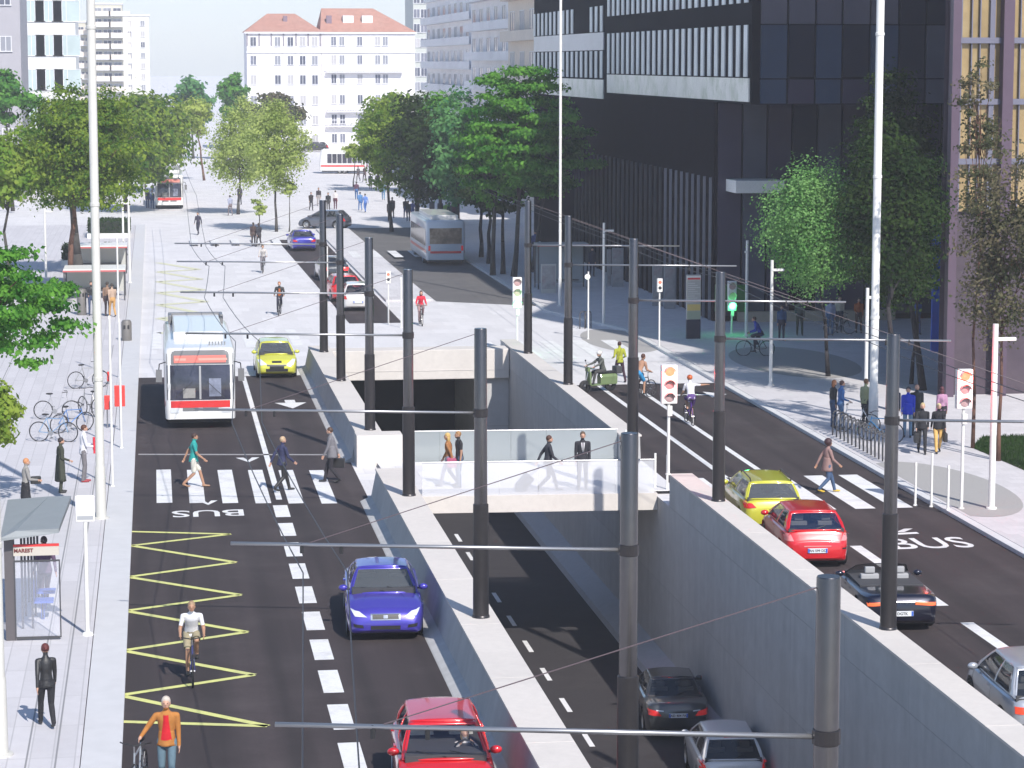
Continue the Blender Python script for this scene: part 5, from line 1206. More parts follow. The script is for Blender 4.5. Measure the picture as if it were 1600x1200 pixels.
    for i in (0, 1):
        f = 1.18 if not shorts else 1.0
        mid = hips[i].lerp(kn[i], .8)
        seg(hips[i], mid, .088 * (1.05 if female else 1), .060 * f, 'b' if not skirt else 's'); seg(mid, kn[i], .060 * f, .054 * f, 'b' if not (shorts or skirt) else 's')
        zc = 'b' if not (shorts or skirt) else 's'; seg(kn[i], kn[i].lerp(fo[i], .35), .052 * f, .052 * f, zc); seg(kn[i].lerp(fo[i], .35), fo[i], .052 * f, .038 * f * 1.1, zc)
        fd = Vector((0, 1, 0)); tilt = -.5 if (fo[i].z > .12 and not sit) else 0
        t_ = fo[i] + Vector((0, .115, -.05 + tilt * .09)); b.ell(fo[i] + Vector((0, -.01, -.035)), (.038, .05, .045), sm, 10, 6); b.tube(fo[i] + Vector((0, .0, -.045)), t_, .036, .034, sm, 10); b.ell(t_ + Vector((0, .03, -.004)), (.042, .062, .030), sm, 10, 6)
        bones.append((fo[i] + Vector((0, -.03, -.06)), t_ + Vector((0, .07, -.01)), 'o', .05))
    o = b.build('body', None, fix=False)
    rm = o.modifiers.new('r', 'REMESH'); rm.mode = 'VOXEL'; rm.voxel_size = (.026, .017, .0115)[det]
    if det: s2 = o.modifiers.new('s', 'SMOOTH'); s2.iterations = (1, 3, 3)[det]; s2.factor = .5
    bpy.context.view_layer.update(); me = bpy.data.meshes.new_from_object(o.evaluated_get(bpy.context.evaluated_depsgraph_get()))
    old = o.data; bpy.data.objects.remove(o); bpy.data.meshes.remove(old)
    me.name = 'body'; me.materials.clear()
    for m in (sm, TM, BM_, SHM): me.materials.append(m)
    zid = {'s': 0, 't': 1, 'b': 2, 'o': 3}; ids = []
    B2 = [(a, c - a, max((c - a).length_squared, 1e-6), zid[z], rr) for a, c, z, rr in bones]
    for pl in me.polygons:
        c = pl.center; best = 9; bi = 0
        for a, d, L2, z, rr in B2:
            t = (c - a).dot(d) / L2; t = 0 if t < 0 else 1 if t > 1 else t
            q = (c - (a + d * t)).length - rr
            if q < best: best = q; bi = z
        ids.append(bi)
    me.polygons.foreach_set('material_index', ids); me.shade_smooth()
    bo = bpy.data.objects.new('body', me); C.objects.link(bo); bo.parent = r
    # hair
    hb = MB()
    if helmet is None and style != 'bald':
        hb.ell(hd + Vector((0, -.016, .028)), (.083, .096, .098), HM, 16, 10)
        if style == 'long': hb.ell(hd + Vector((0, -.05, -.07)), (.085, .06, .13), HM, 14, 8)
        if style == 'bun': hb.ell(hd + Vector((0, -.10, .03)), (.045, .045, .045), HM, 10, 6)
        if style == 'afro': hb.ell(hd + Vector((0, -.03, .04)), (.13, .13, .13), HM, 16, 10)
        # keep the face free
        kv = []
        for v in hb.v:
            q = Vector(v) - hd
            if q.y > .045 and q.z < .055: q.y = .045 + (q.y - .045) * .15
            kv.append(tuple(hd + q))
        hb.v = kv; ho = hb.build('hair', r, smooth=True)
    elif helmet:
        hb.ell(hd + Vector((0, -.01, .045)), (.105, .125, .10), mat('helmet_%02d_%02d_%02d' % tuple(int(x * 99) for x in helmet), helmet, .3, coat=.7), 18, 10); hb.build('helmet', r, smooth=True)
    if det == 2:
        fm = MB()
        for s_ in (-1, 1): fm.ell(hd + Vector((s_ * .030, .086, .010)), (.012, .006, .006), mat('eye_dark', (.03, .02, .02), .3), 8, 5)
        fm.build('eyes', r, smooth=True)
        fm = MB(); fm.ell(hd + Vector((0, .092, -.055)), (.022, .006, .005), mat('lip', (.35, .12, .10), .5), 8, 5); fm.build('mouth', r, smooth=True)
    # loose garments over the body
    def skirtmesh(name, z0, z1, r0, r1, m, thick=.012, sx=1.05, sy=.78, open_=False):
        rings = []; nn = 28; g = MB(); steps = 7; vs = []
        for j in range(steps + 1):
            t = j / steps; z = z0 + (z1 - z0) * t; rr = r0 + (r1 - r0) * t
            base = T(0, 0, z) if z > -.02 else Vector((0, pel.y, pel.z + z)) + (Vector((0, (fo[0].y + fo[1].y) / 2 - pel.y, 0)) * min(1, -z / .9) * .6)
            for q in range(nn):
                a = 2 * pi * q / nn; w1 = 1 + .05 * sin(a * 5 + j) * t
                vs.append(base + Vector((cos(a) * rr * sx * w1, sin(a) * rr * sy * w1 * (1 + .25 * t * (abs(fo[0].y - fo[1].y) > .3)), 0)))
        g.add(vs, [(j * nn + q, j * nn + (q + 1) % nn, (j + 1) * nn + (q + 1) % nn, (j + 1) * nn + q) for j in range(steps) for q in range(nn)], m)
        oo = g.build(name, r, smooth=True); sl_ = oo.modifiers.new('s', 'SOLIDIFY'); sl_.thickness = thick; return oo
    if coat: skirtmesh('coat_tails', .24, coat, .135 * bulk, .165 + .10 * abs(coat), TM)
    elif det: skirtmesh('jacket_hem' if sleeve == 1 else 'shirt_hem', .18, -.08, tw * .84, tw * .98 + .012, TM, .006)
    if skirt: skirtmesh('skirt', .06, skirt, .15, .19 + .02 * abs(skirt), BM_)
    if shorts:
        for i in (0, 1):
            g = MB(); e = hips[i].lerp(kn[i], .86); g.tube(hips[i], e, .098, .084, BM_, 14, cap=False); g.build('shorts_leg', r, smooth=True)
    if tie or vest:
        g = MB()
        if tie:
            for zz0, w_ in ((.30, .035), (.50, .055)): pass
            a, c = T(0, .150, .16), T(0, .112, .485); g.add([a + Vector((-.012, 0, 0)), a + Vector((.012, 0, 0)), c + Vector((.06, 0, 0)), c + Vector((-.06, 0, 0))], [(0, 1, 2, 3)], cloth((.6, .6, .62))); g.build('shirt_front', r, fix=False)
            g2 = MB(); a = a + Vector((0, .008, 0)); c = c + Vector((0, .012, 0)); g2.add([a + Vector((-.016, 0, 0)), a + Vector((.016, 0, 0)), c + Vector((.012, 0, 0)), c + Vector((-.012, 0, 0))], [(0, 1, 2, 3)], cloth(tie)); g2.build('tie', r, fix=False)
        if vest:
            a, c = T(0, .13, .02), T(0, .105, .48); g.grid(lambda u, v: tuple(T(u * (.045 + .055 * (1 - v) ** 1.5), .136 - .10 * u * u * .3 + .004 * sin(v * 9), .03 + .46 * v)), [-1, -.5, 0, .5, 1], [i / 6 for i in range(7)], cloth(vest)); g.build('shirt_front', r, fix=False, smooth=True)
    r.scale = (k, k, k)
    r['_'] = 0; del r['_']
    info = dict(hands=ha, feet=fo, head=hd, pel=pel, T=T, k=k)
    if extra: extra(r, info)
    tag(r, label, 'person', group); return r, info
def worldof(r, v):
    return Matrix.Translation(r.location) @ Euler(r.rotation_euler).to_matrix().to_4x4() @ Matrix.Diagonal((*r.scale, 1)) @ Vector(v)
def carry(r, info, hand, name, label, cat, fn):
    "an object hanging from a hand: a thing of its own"
    w = worldof(r, info['hands'][hand]); o = fn(); o.location = w; o.rotation_euler = (0, 0, r.rotation_euler.z); o.name = name; return tag(o, label, cat)
def bag_mesh(w_, d, h, m, strap=.18, drop=.10):
    def f():
        b = MB(); b.box(-d / 2, d / 2, -w_ / 2, w_ / 2, -drop - strap - h, -drop - strap, m)
        e = b.build('bag', bevel=.025); s_ = MB(); s_.path([(0, -w_ * .3, -drop - strap), (0, -.05, -drop), (0, .05, -drop), (0, w_ * .3, -drop - strap)], .009, m, 6); s_.build('handle', e); return e
    return f
LE = cloth((.02, .02, .022), .5)
# ---- near and middle people: (pixel of the feet) -> ground
r, i = person(P(74, 1136, .12), R(12), 'person in a black suit and heels walking away on the left pavement', 1.70, 'walk', (.018, .018, .024), (.016, .016, .02), (.10, .02, .02), det=2, style='bun', female=1)
person(P(303, 762, .01), R(-88), 'person in teal shirt and white shorts walking right over the left crosswalk', 1.76, 'stride', (.02, .30, .28), (.62, .60, .52), (.05, .025, .02), 't', sleeve=.5, shorts=1, shoe=(.35, .2, .12), det=2)
person(P(441, 768, .01), R(-62), 'person in navy suit jacket striding over the left crosswalk, fair hair', 1.76, 'stride', (.030, .034, .085), (.02, .018, .025), (.45, .32, .20), det=2)
r, i = person(P(519, 754, .01), R(78), 'person in grey jacket and black trousers near the trench end of the left crosswalk', 1.78, 'walk2', (.17, .165, .18), (.022, .02, .026), (.07, .035, .02), det=2, coat=-.14)
carry(r, i, 1, 'briefcase', 'dark bag held by the person in the grey jacket', 'bag', bag_mesh(.42, .12, .30, LE, .05))
r, i = person(P(131, 753, .12), R(-82), 'person in white shirt and grey trousers on the left pavement holding a red folder', 1.80, 'hold', (.66, .66, .70), (.16, .15, .16), (.09, .035, .02), det=2, shoe=(.3, .03, .04), style='short')
def folder():
    b = MB(); b.box(-.03, .03, -.05, .05, -.22, .18, mat('folder_red', (.62, .03, .05), .5)); b.box(-.02, .04, -.06, .04, -.1, .3, mat('folder_red', (.62, .03, .05), .5), rot=.3); return b.build('folder', bevel=.01)
carry(r, i, 1, 'folder', 'red folder held against the white shirt on the left pavement', 'folder', folder)
person(P(95, 770, .12), R(-70), 'person in a long dark green coat standing on the left pavement', 1.70, 'idle', (.045, .05, .035), (.05, .05, .04), (.03, .02, .02), det=2, coat=-.58, female=1)
r, i = person(P(41, 806, .12), R(-75), 'person in grey top and black skirt behind the near shelter roof', 1.68, 'hold', (.26, .25, .24), (.015, .014, .016), (.50, .22, .10), det=2, skirt=-.42, female=1)
carry(r, i, 0, 'handbag', 'black handbag held by the person in grey top and black skirt', 'bag', bag_mesh(.3, .12, .22, LE, .0, -.05))
# footbridge people
bz = .13
r, i = person(P(702, 760, bz), R(70), 'blond person in brown jacket carrying a pink bag on the footbridge', 1.70, 'walk', (.32, .14, .05), (.20, .18, .24), (.55, .36, .12), det=2, style='long', female=1)
carry(r, i, 0, 'shopping_bag', 'pink bag held out by the blond person on the footbridge', 'bag', bag_mesh(.34, .14, .30, cloth((.45, .10, .18)), .05, -.12))
person(P(718, 762, bz), R(100), 'person in black t-shirt and jeans beside the blond one on the footbridge', 1.76, 'stand', (.016, .018, .03), (.10, .13, .20), (.30, .16, .06), 't', sleeve=.5, det=2)
r, i = person(P(856, 768, bz), R(-84), 'person in dark suit pulling a suitcase across the footbridge', 1.78, 'stride', (.030, .032, .042), (.028, .028, .036), (.07, .03, .02), det=2)
sv = worldof(r, i['hands'][0]); sc_ = empty('suitcase', (sv.x - .62, sv.y, bz))
b = MB(); b.box(-.16, .16, -.22, .22, .06, .62, mat('suitcase_grey', (.05, .05, .06), .5)); s_ = b.build('shell', sc_, bevel=.04); b = MB(); b.path([(0, -.1, .62), (.08, -.1, .98), (.08, .1, .98), (0, .1, .62)], .01, STEEL, 6); b.build('pull_handle', sc_)
for s2 in (-1, 1): MB().lathe((-.08, s2 * .15, .04), [(0, -.02), (.04, -.02), (.04, .02), (0, .02)], BLK, 12, 'y').build('wheel', sc_)
sc_.rotation_euler = (0, R(38), 0); tag(sc_, 'dark suitcase tilted behind the person in the suit on the footbridge', 'suitcase')
person(P(910, 765, bz), R(176), 'person in dark suit and tie facing the viewer on the footbridge', 1.80, 'stand', (.028, .026, .040), (.022, .022, .032), (.10, .06, .035), det=2, tie=(.03, .03, .05))
person(P(975, 764, bz), R(90), 'dark clothed person mostly hidden by the central pole on the footbridge', 1.70, 'stand', (.03, .025, .05), (.05, .05, .06), (.04, .02, .02), det=1)
# right road crossing and pavement
person(P(1292, 770, .01), R(-80), 'person in plaid coat, jeans and yellow boots on the right crosswalk', 1.70, 'stride', (.27, .17, .155), (.05, .09, .17), (.045, .02, .025), 't', det=2, style='afro', coat=-.20, shoe=(.60, .40, .03), female=1)
person(P(1301, 668, .12), R(-75), 'person in black waistcoat and jeans, left of the pair at the racks', 1.72, 'stand', (.03, .025, .03), (.07, .11, .19), (.30, .12, .05), det=1, style='long', female=1)
person(P(1313, 671, .12), R(-85), 'person in blue denim shirt and jeans, right of the pair at the racks', 1.76, 'idle', (.06, .16, .38), (.09, .17, .30), (.09, .04, .03), det=1)
person(P(1351, 668, .12), R(-60), 'person in pale yellow vest behind the tall cream mast', 1.76, 'stand', (.42, .42, .22), (.03, .025, .03), (.25, .12, .05), det=1)
person(P(1418, 683, .12), R(160), 'person in bright blue parka and pale jeans right of the parapet pole', 1.78, 'stand', (.02, .05, .50), (.16, .26, .36), (.03, .03, .04), det=1, coat=-.16)
person(P(1431, 680, .12), R(175), 'bald person in dark jacket behind the blue parka', 1.82, 'stand', (.03, .035, .035), (.05, .05, .05), (.3, .2, .15), det=1, style='bald')
r, i = person(P(1440, 708, .12), R(168), 'person in black suit with black case, left of the walking pair on the right', 1.74, 'walk', (.016, .016, .018), (.018, .018, .02), (.45, .35, .18), det=2)
carry(r, i, 1, 'case', 'large black case carried by the suited person on the right pavement', 'bag', bag_mesh(.50, .14, .34, LE, .04))
r, i = person(P(1465, 707, .12), R(172), 'person in black jacket, white belt and orange trousers on the right pavement', 1.70, 'walk2', (.018, .016, .02), (.62, .38, .12), (.55, .45, .25), det=2, style='short', female=1, coat=-.10)
carry(r, i, 0, 'handbag', 'black bag carried by the person with orange trousers', 'bag', bag_mesh(.34, .12, .30, LE, .06))
person(P(1471, 678, .12), R(10), 'person in pink top with long dark hair at the amber building corner', 1.68, 'stand', (.42, .22, .34), (.03, .02, .03), (.08, .02, .03), det=1, style='long', female=1)
person(P(1396, 676, .12), R(180), 'person in dark clothes seen left of the parapet pole near the racks', 1.72, 'stand', (.04, .05, .09), (.05, .06, .09), (.04, .03, .03), det=1)
person(P(968, 598, .0), R(8), 'person in yellow green shirt standing with legs apart by the scooter', 1.72, 'wide', (.34, .36, .03), (.045, .02, .035), (.05, .02, .02), det=1)
# waiting in the near shelter
person(P(72, 948, .12), R(20), 'person in dark trousers standing inside the near shelter', 1.74, 'walk2', (.10, .06, .11), (.07, .05, .06), (.05, .03, .03), det=1)

# ---- riders
def rider(px, py, rz, label, blabel, z=0., bcol=(.03, .03, .04), h=1.76, pose='cycle', **kw):
    v = P(px, py, z); bicycle(v, R(rz), blabel, bcol); return person(v, R(rz), label, h, pose, **kw)
rider(301, 1064, 180, 'person in white t-shirt and khaki shorts cycling towards the viewer', 'dark blue bicycle ridden by the person in the white t-shirt', top=(.68, .68, .70), bot=(.30, .26, .17), hair=(.30, .2, .12), skin='t', sleeve=.5, shorts=1, det=2, bcol=(.04, .04, .16))
v = P(262, 1236); person((v.x + .0, v.y, 0), R(176), 'person in brown jacket and red shirt pushing a bicycle, cut by the bottom edge', 1.80, 'pushbike', top=(.40, .16, .035), bot=(.10, .16, .20), hair=(.50, .44, .38), det=2, vest=(.55, .01, .02))
bicycle((v.x - .52, v.y - .12, 0), R(170), 'silver bicycle pushed by the person in the brown jacket', (.28, .30, .33))
POSES['pushbike'] = dict(POSES['pushbike'])
rider(437, 492, 172, 'person in black and orange cycling towards the viewer at the far junction', 'black bicycle of the person in black and orange', top=(.03, .025, .03), bot=(.03, .03, .045), hair=(.3, .12, .05), det=1, vest=(.6, .16, .04))
rider(411, 426, 176, 'person in white cycling at the far junction', 'bicycle of the person in white', top=(.55, .52, .50), bot=(.20, .18, .2), hair=(.1, .06, .04), det=1)
rider(658, 508, 180, 'person in red jacket with long dark hair cycling at the far junction', 'bicycle of the person in the red jacket', top=(.66, .03, .06), bot=(.3, .2, .2), hair=(.05, .02, .03), det=1, style='long', female=1)
rider(1180, 556, 78, 'person in blue shirt cycling left in the shade before the black tower', 'dark bicycle side on in the shade before the black tower', z=ZG(1180, 556), top=(.03, .06, .34), bot=(.03, .035, .06), hair=(.06, .03, .02), det=1)
rider(1003, 622, -52, 'bare chested person in blue shorts cycling right behind the grey pole', 'dark bicycle of the bare chested person', top=SK['t'], bot=(.03, .25, .50), hair=(.08, .03, .02), skin='t', det=1, shorts=1)
rider(1077, 662, 2, 'person in white shirt and orange cap cycling away with one arm held out', 'violet bicycle of the person with one arm held out', top=(.68, .66, .70), bot=(.10, .05, .20), hair=(.6, .15, .02), pose='cyclearm', skin='t', shorts=1, sleeve=.5, det=1, bcol=(.12, .04, .3), helmet=(.6, .12, .02))
# scooter
v = P(934, 612); sr = empty('motor_scooter', v, R(112))
b = MB()
for y in (-.60, .62): b.lathe((0, y, .25), [(.10, -.06), (.20, -.06), (.25, -.04), (.25, .04), (.20, .06), (.10, .06)], BLK, 20, 'x')
b.build('wheels', sr, smooth=35)
GRNP = mat('scooter_green', (.16, .22, .10), .35, coat=.6)
b = MB(); b.ext([(-.14, .28), (-.16, .60), (-.1, .72), (.1, .72), (.16, .60), (.14, .28)], -.85, -.05, GRNP); b.box(-.15, .15, -.06, .40, .26, .33, GRNP); b.ext([(-.20, .30), (-.17, .85), (.17, .85), (.20, .30)], .40, .48, GRNP); b.build('bodywork', sr, bevel=.03)
b = MB(); b.box(-.13, .13, -.80, .0, .73, .82, BLK); b.build('seat', sr, bevel=.03)
b = MB(); b.tube((0, .62, .25), (0, .46, .86), .03, .03, STEEL, 8); b.path([(-.32, .34, 1.02), (0, .42, .98), (.32, .34, 1.02)], .018, BLK, 6); b.box(-.10, .10, .42, .54, .86, 1.02, GRNP)
for s_ in (-1, 1): b.path([(s_ * .24, .36, 1.02), (s_ * .36, .36, 1.22)], .008, BLK, 5); b.ell((s_ * .37, .36, 1.25), (.06, .02, .04), BLK, 10, 6)
b.build('handlebar', sr)
MB().box(-.18, .18, -1.05, -.78, .70, 1.0, DGREY).build('top_box', sr, bevel=.03); MB().box(-.08, .08, -.875, -.855, .58, .66, LRED).build('tail_lamp', sr)
tag(sr, 'green and black motor scooter waiting at the end of the right road', 'scooter')
person(v, R(112), 'person in dark grey jacket and white helmet on the motor scooter', 1.76, 'scoot', (.09, .095, .085), (.05, .05, .05), helmet=(.7, .68, .66), det=1)
# parked bicycles
bicycle(P(84, 690, .12), R(-105), 'pale blue parked bicycle left of the person in the white shirt', (.25, .38, .55), 'parked bicycles')
bicycle(P(112, 675, .12), R(-60), 'blue parked bicycle right behind the person in the white shirt', (.10, .22, .5), 'parked bicycles', .1)
bicycle(P(90, 655, .12), R(-95), 'silver parked bicycle standing above the pale blue one', (.45, .45, .47), 'parked bicycles')
bicycle(P(140, 650, .12), R(30), 'grey parked bicycle against the tall left mast', (.3, .3, .3), 'parked bicycles')
bicycle(P(138, 606, .12), R(-70), 'thin grey parked bicycle farthest up the left pavement', (.35, .35, .35), 'parked bicycles')
bicycle(P(1338, 676, .12), R(60), 'white parked bicycle in the right racks', (.6, .6, .6), 'parked bicycles')
bicycle(P(1376, 690, .12), R(50), 'light blue parked bicycle in the right racks beside the tall mast', (.05, .3, .6), 'parked bicycles')
bicycle(P(1312, 522, ZG(1312, 522)), R(-80), 'small distant bicycle before the black tower', (.05, .05, .06), 'parked bicycles')
# driver in the red hatchback (her left hand side of the picture is the wheel)
dv = red_loc; person((dv.x + .37, dv.y - .33, .27), pi, 'blond person in a white top driving the red hatchback', 1.62, 'drive', (.62, .58, .56), (.05, .05, .08), (.62, .42, .18), det=1, style='long', female=1)

# ---- distant people
far = [
 (310, 367, 150, 'walk', (.04, .035, .06), (.03, .03, .05), 'dark dressed far person striding alone left of the far yellow markings'),
 (360, 337, 10, 'walk', (.30, .32, .42), (.18, .15, .16), 'far person in pale blue top under the pale green tree'),
 (375, 320, 10, 'stand', (.04, .04, .06), (.03, .03, .04), 'dark far person by the left trunk of the pale green tree'),
 (396, 385, 5, 'stand', (.06, .035, .03), (.10, .07, .06), 'far person in brown, left of the pair beyond the junction'),
 (405, 386, 10, 'walk', (.03, .03, .035), (.04, .035, .04), 'far person in black, right of the pair beyond the junction'),
 (486, 329, 180, 'walk', (.025, .02, .02), (.02, .02, .02), 'far person in black above the slate car, leftmost of four'),
 (498, 322, 180, 'stand', (.035, .03, .035), (.3, .28, .28), 'far person behind the farthest left pole, second of four'),
 (513, 331, 170, 'walk2', (.02, .02, .02), (.03, .025, .03), 'far person in black right of the farthest left pole, third of four'),
 (524, 327, 0, 'stand', (.6, .56, .56), (.08, .02, .04), 'far person in white top and dark skirt, fourth of four'),
 (557, 312, 0, 'walk', (.09, .04, .07), (.05, .13, .30), 'far person with dark red top at the left of the blue group'),
 (563, 329, 0, 'walk', (.08, .20, .42), (.05, .15, .38), 'far person all in blue, left of the two in the square'),
 (571, 332, 10, 'walk2', (.10, .20, .50), (.06, .14, .40), 'far person all in blue, right of the two in the square'),
 (560, 283, 20, 'walk', (.09, .08, .09), (.06, .05, .06), 'tiny dark person right of the far bus'),
 (570, 284, 160, 'walk2', (.10, .06, .06), (.06, .05, .06), 'tiny brown person standing right of the far bus'),
 (579, 296, 180, 'walk', (.04, .04, .05), (.04, .04, .05), 'tiny person in black before the right yellow green tree'),
 (590, 297, 180, 'stand', (.06, .05, .06), (.05, .05, .06), 'tiny dark person left of the right yellow green tree'),
 (599, 313, 0, 'walk', (.15, .25, .30), (.10, .22, .36), 'far person in blue green below the right yellow green tree'),
 (609, 346, 170, 'stand', (.05, .045, .05), (.04, .04, .04), 'far person in black left of the right dark trunk'),
 (613, 341, 10, 'stand', (.06, .045, .05), (.05, .05, .05), 'far person in black close against the right dark trunk'),
 (634, 342, 0, 'walk', (.05, .04, .05), (.05, .09, .2), 'far dark person between the two right trunks, leftmost of three'),
 (638, 346, 0, 'stand', (.03, .03, .04), (.04, .05, .09), 'far black person between the two right trunks, middle of three'),
 (645, 344, 0, 'walk2', (.10, .12, .30), (.08, .12, .30), 'far blue person between the two right trunks, right one of three'),
 (675, 341, 0, 'stand', (.05, .06, .08), (.05, .05, .07), 'far person seen above the left edge of the silver bus'),
 (688, 345, 0, 'stand', (.04, .04, .06), (.05, .06, .08), 'far person seen above the middle of the silver bus'),
 (697, 349, 0, 'stand', (.30, .55, .12), (.05, .12, .2), 'far person in lime green seen above the silver bus'),
 (703, 349, 10, 'stand', (.05, .09, .12), (.05, .06, .1), 'far person right beside the lime green one'),
 (711, 350, 0, 'stand', (.12, .04, .06), (.03, .03, .04), 'far person in dark red above the right part of the silver bus'),
 (231, 325, 160, 'stand', (.05, .06, .10), (.05, .07, .14), 'far person left of the small far bus, leftmost of three'),
 (238, 326, 170, 'stand', (.08, .12, .22), (.07, .11, .22), 'far person in blue left of the small far bus, middle of three'),
 (246, 323, 190, 'stand', (.05, .03, .05), (.04, .04, .06), 'far person in black closest to the small far bus'),
 (143, 493, 180, 'idle', (.02, .02, .025), (.04, .06, .12), 'person in black right of the brown trunk'),
 (168, 494, 0, 'stand', (.24, .15, .10), (.07, .05, .05), 'person in brown by the first kiosk'),
 (176, 495, 20, 'walk', (.42, .30, .22), (.50, .28, .10), 'person in orange trousers by the first kiosk'),
 (1221, 532, 180, 'stand', (.05, .10, .20), (.03, .03, .05), 'person in dark blue before the black tower, leftmost'),
 (1249, 524, 180, 'idle', (.09, .11, .09), (.06, .06, .04), 'person in grey green before the black tower, second from left'),
 (1297, 524, 180, 'stand', (.35, .38, .5), (.05, .12, .22), 'person in pale blue left of the thin dark trunk'),
 (1311, 520, 170, 'stand', (.62, .55, .42), (.05, .07, .10), 'person in cream top standing at the distant bicycle'),
 (1341, 520, 180, 'idle', (.42, .10, .02), (.10, .05, .04), 'person in orange brown coat before the black tower'),
 (1432, 522, 180, 'walk', (.05, .12, .40), (.04, .06, .16), 'person in blue behind the dark trees at the right'),
 (836, 402, 180, 'stand', (.06, .10, .30), (.05, .06, .10), 'person in blue left of the shaded shelter'),
 (925, 432, 180, 'stand', (.05, .05, .07), (.05, .05, .07), 'dark person right of the shaded shelter'),
]
random.seed(5)
for px, py, a, ps, tp, bt_, lb in far:
    zz1 = ZG(px, py)
    person(P(px, py, zz1), R(a + random.uniform(-15, 15)), lb, random.uniform(1.66, 1.80), ps, tp, bt_, (.04, .025, .02), det=0)
# ---------------------------------------------------------------- trees
LM = {'dark': ((.018, .065, .014), (.07, .18, .035)), 'green': ((.04, .17, .025), (.18, .42, .06)), 'olive': ((.06, .15, .018), (.30, .40, .055)),
      'pale': ((.32, .42, .10), (.52, .60, .20)), 'yellow': ((.32, .42, .08), (.50, .58, .15)), 'bright': ((.12, .30, .08), (.28, .50, .17)), 'teal': ((.05, .19, .07), (.18, .40, .13)), 'dusky': ((.08, .10, .045), (.21, .18, .11)), 'lime': ((.13, .26, .03), (.32, .42, .07))}
BARK = {'brown': mat('bark_brown', (.13, .065, .045), .9, var=.25, scale=6, bump=.6), 'grey': mat('bark_grey', (.06, .055, .05), .9, var=.25, scale=6, bump=.6), 'black': mat('bark_dark', (.025, .022, .024), .9, var=.2, scale=6)}
def tree(base, crown, label, kind='green', bark='grey', n=7000, leaf=.16, trunk=.16, clumps=60, flat=.55, seed=1, group=None, name='tree', gaps=.0, lay=False, open_=.0, thick=1., cat='tree', bx=None):
    """crown = (cx, cy, z0, z1, rx, ry) in world metres"""
    rnd = random.Random(seed); r = empty(name, base); cx, cy, z0, z1, rx, ry = crown; cx -= base[0]; cy -= base[1]; z0 -= base[2]; z1 -= base[2]
    zc = (z0 + z1) / 2; rz_ = (z1 - z0) / 2; cl = []
    for i in range(clumps):
        while 1:
            a = Vector((rnd.gauss(0, 1), rnd.gauss(0, 1), rnd.gauss(0, 1))).normalized() * (rnd.uniform(.05, 1) ** .5)
            if lay: a.z = round(a.z * 5 + rnd.uniform(-.2, .2)) / 5 if rnd.random() < .8 else a.z
            if abs(a.z) < 1: break
        prof = 1 - .25 * max(0, a.z) if not lay else 1.05 - .62 * max(0, a.z) ** 1.1 - .25 * max(0, -a.z - .5)
        cl.append((Vector((cx + a.x * rx * prof * .92, cy + a.y * ry * prof * .92, zc + a.z * rz_ * .92)), rnd.uniform(.6, 1.2) * min(rx, rz_) * .46 * thick))
    b = MB(); L = leafmat('leaf_' + kind, *LM[kind]); per = max(1, n // clumps)
    vs = b.v; fs = b.f; b.mi(L)
    for c, s_ in cl:
        if rnd.random() < gaps: continue
        for k in range(per):
            q = Vector((rnd.gauss(0, .5) * s_, rnd.gauss(0, .5) * s_, rnd.gauss(0, .5) * s_ * flat))
            if q.length > s_ * 1.25: continue
            p = c + q
            nrm = (q * .9 / max(s_, .1) + (p - Vector((cx, cy, zc))).normalized() * .5 + Vector((rnd.gauss(0, .6), rnd.gauss(0, .6), rnd.gauss(.5, .6)))).normalized()
            a = nrm.orthogonal().normalized(); a.rotate(Matrix.Rotation(rnd.random() * 6.28, 3, nrm)); l = leaf * rnd.uniform(.8, 1.7); w_ = nrm.cross(a) * l * .42; a = a * l * .6
            o = len(vs); vs += [tuple(p - a), tuple(p + w_), tuple(p + a), tuple(p - w_)]; fs.append([o, o + 1, o + 2, o + 3]); b.m.append(0)
    b.build('crown', r, fix=False)
    t = MB(); bm_ = BARK[bark]; top = Vector((cx * .9, cy * .9, z0 + (z1 - z0) * .55)); pts = []
    for k in range(7):
        f = k / 6; pts.append((Vector((0, 0, 0)).lerp(top, f) + Vector((rnd.gauss(0, .06), rnd.gauss(0, .06), 0)) * (f * 2), trunk * (1 - .72 * f) * (1.25 if k == 0 else 1)))
    for (p, a), (q, c) in zip(pts[:-1], pts[1:]): t.tube(p, q, a, c, bm_, 9)
    t.build('trunk', r, smooth=True)
    t = MB()
    for c, s_ in rnd.sample(cl, min(len(cl), 22)):
        f = rnd.uniform(.25, .95); o = Vector((0, 0, z0 * .8)).lerp(top, f); m = o.lerp(c, .5) + Vector((0, 0, -.06 * (c - o).length)); t.tube(o, m, trunk * .34, trunk * .2, bm_, 6); t.tube(m, c, trunk * .2, trunk * .06, bm_, 5)
    t.build('branches', r, smooth=True)
    return tag(r, label, cat, group)
def tr(bx, by, x0, x1, y0, y1, label, kind='green', z=.12, ryf=1., dy=0., **kw):
    v = P(bx, by, z); pm_ = PXM(v); cxp = (x0 + x1) / 2; X = XY(cxp, v.y + dy) if False else v.x + (cxp - bx) / pm_
    rx = (x1 - x0) / 2 / pm_ * 1.1; return tree(tuple(v), (X, v.y + dy, ZT(v, y1), ZT(v, y0), rx, rx * ryf), label, kind, **kw)
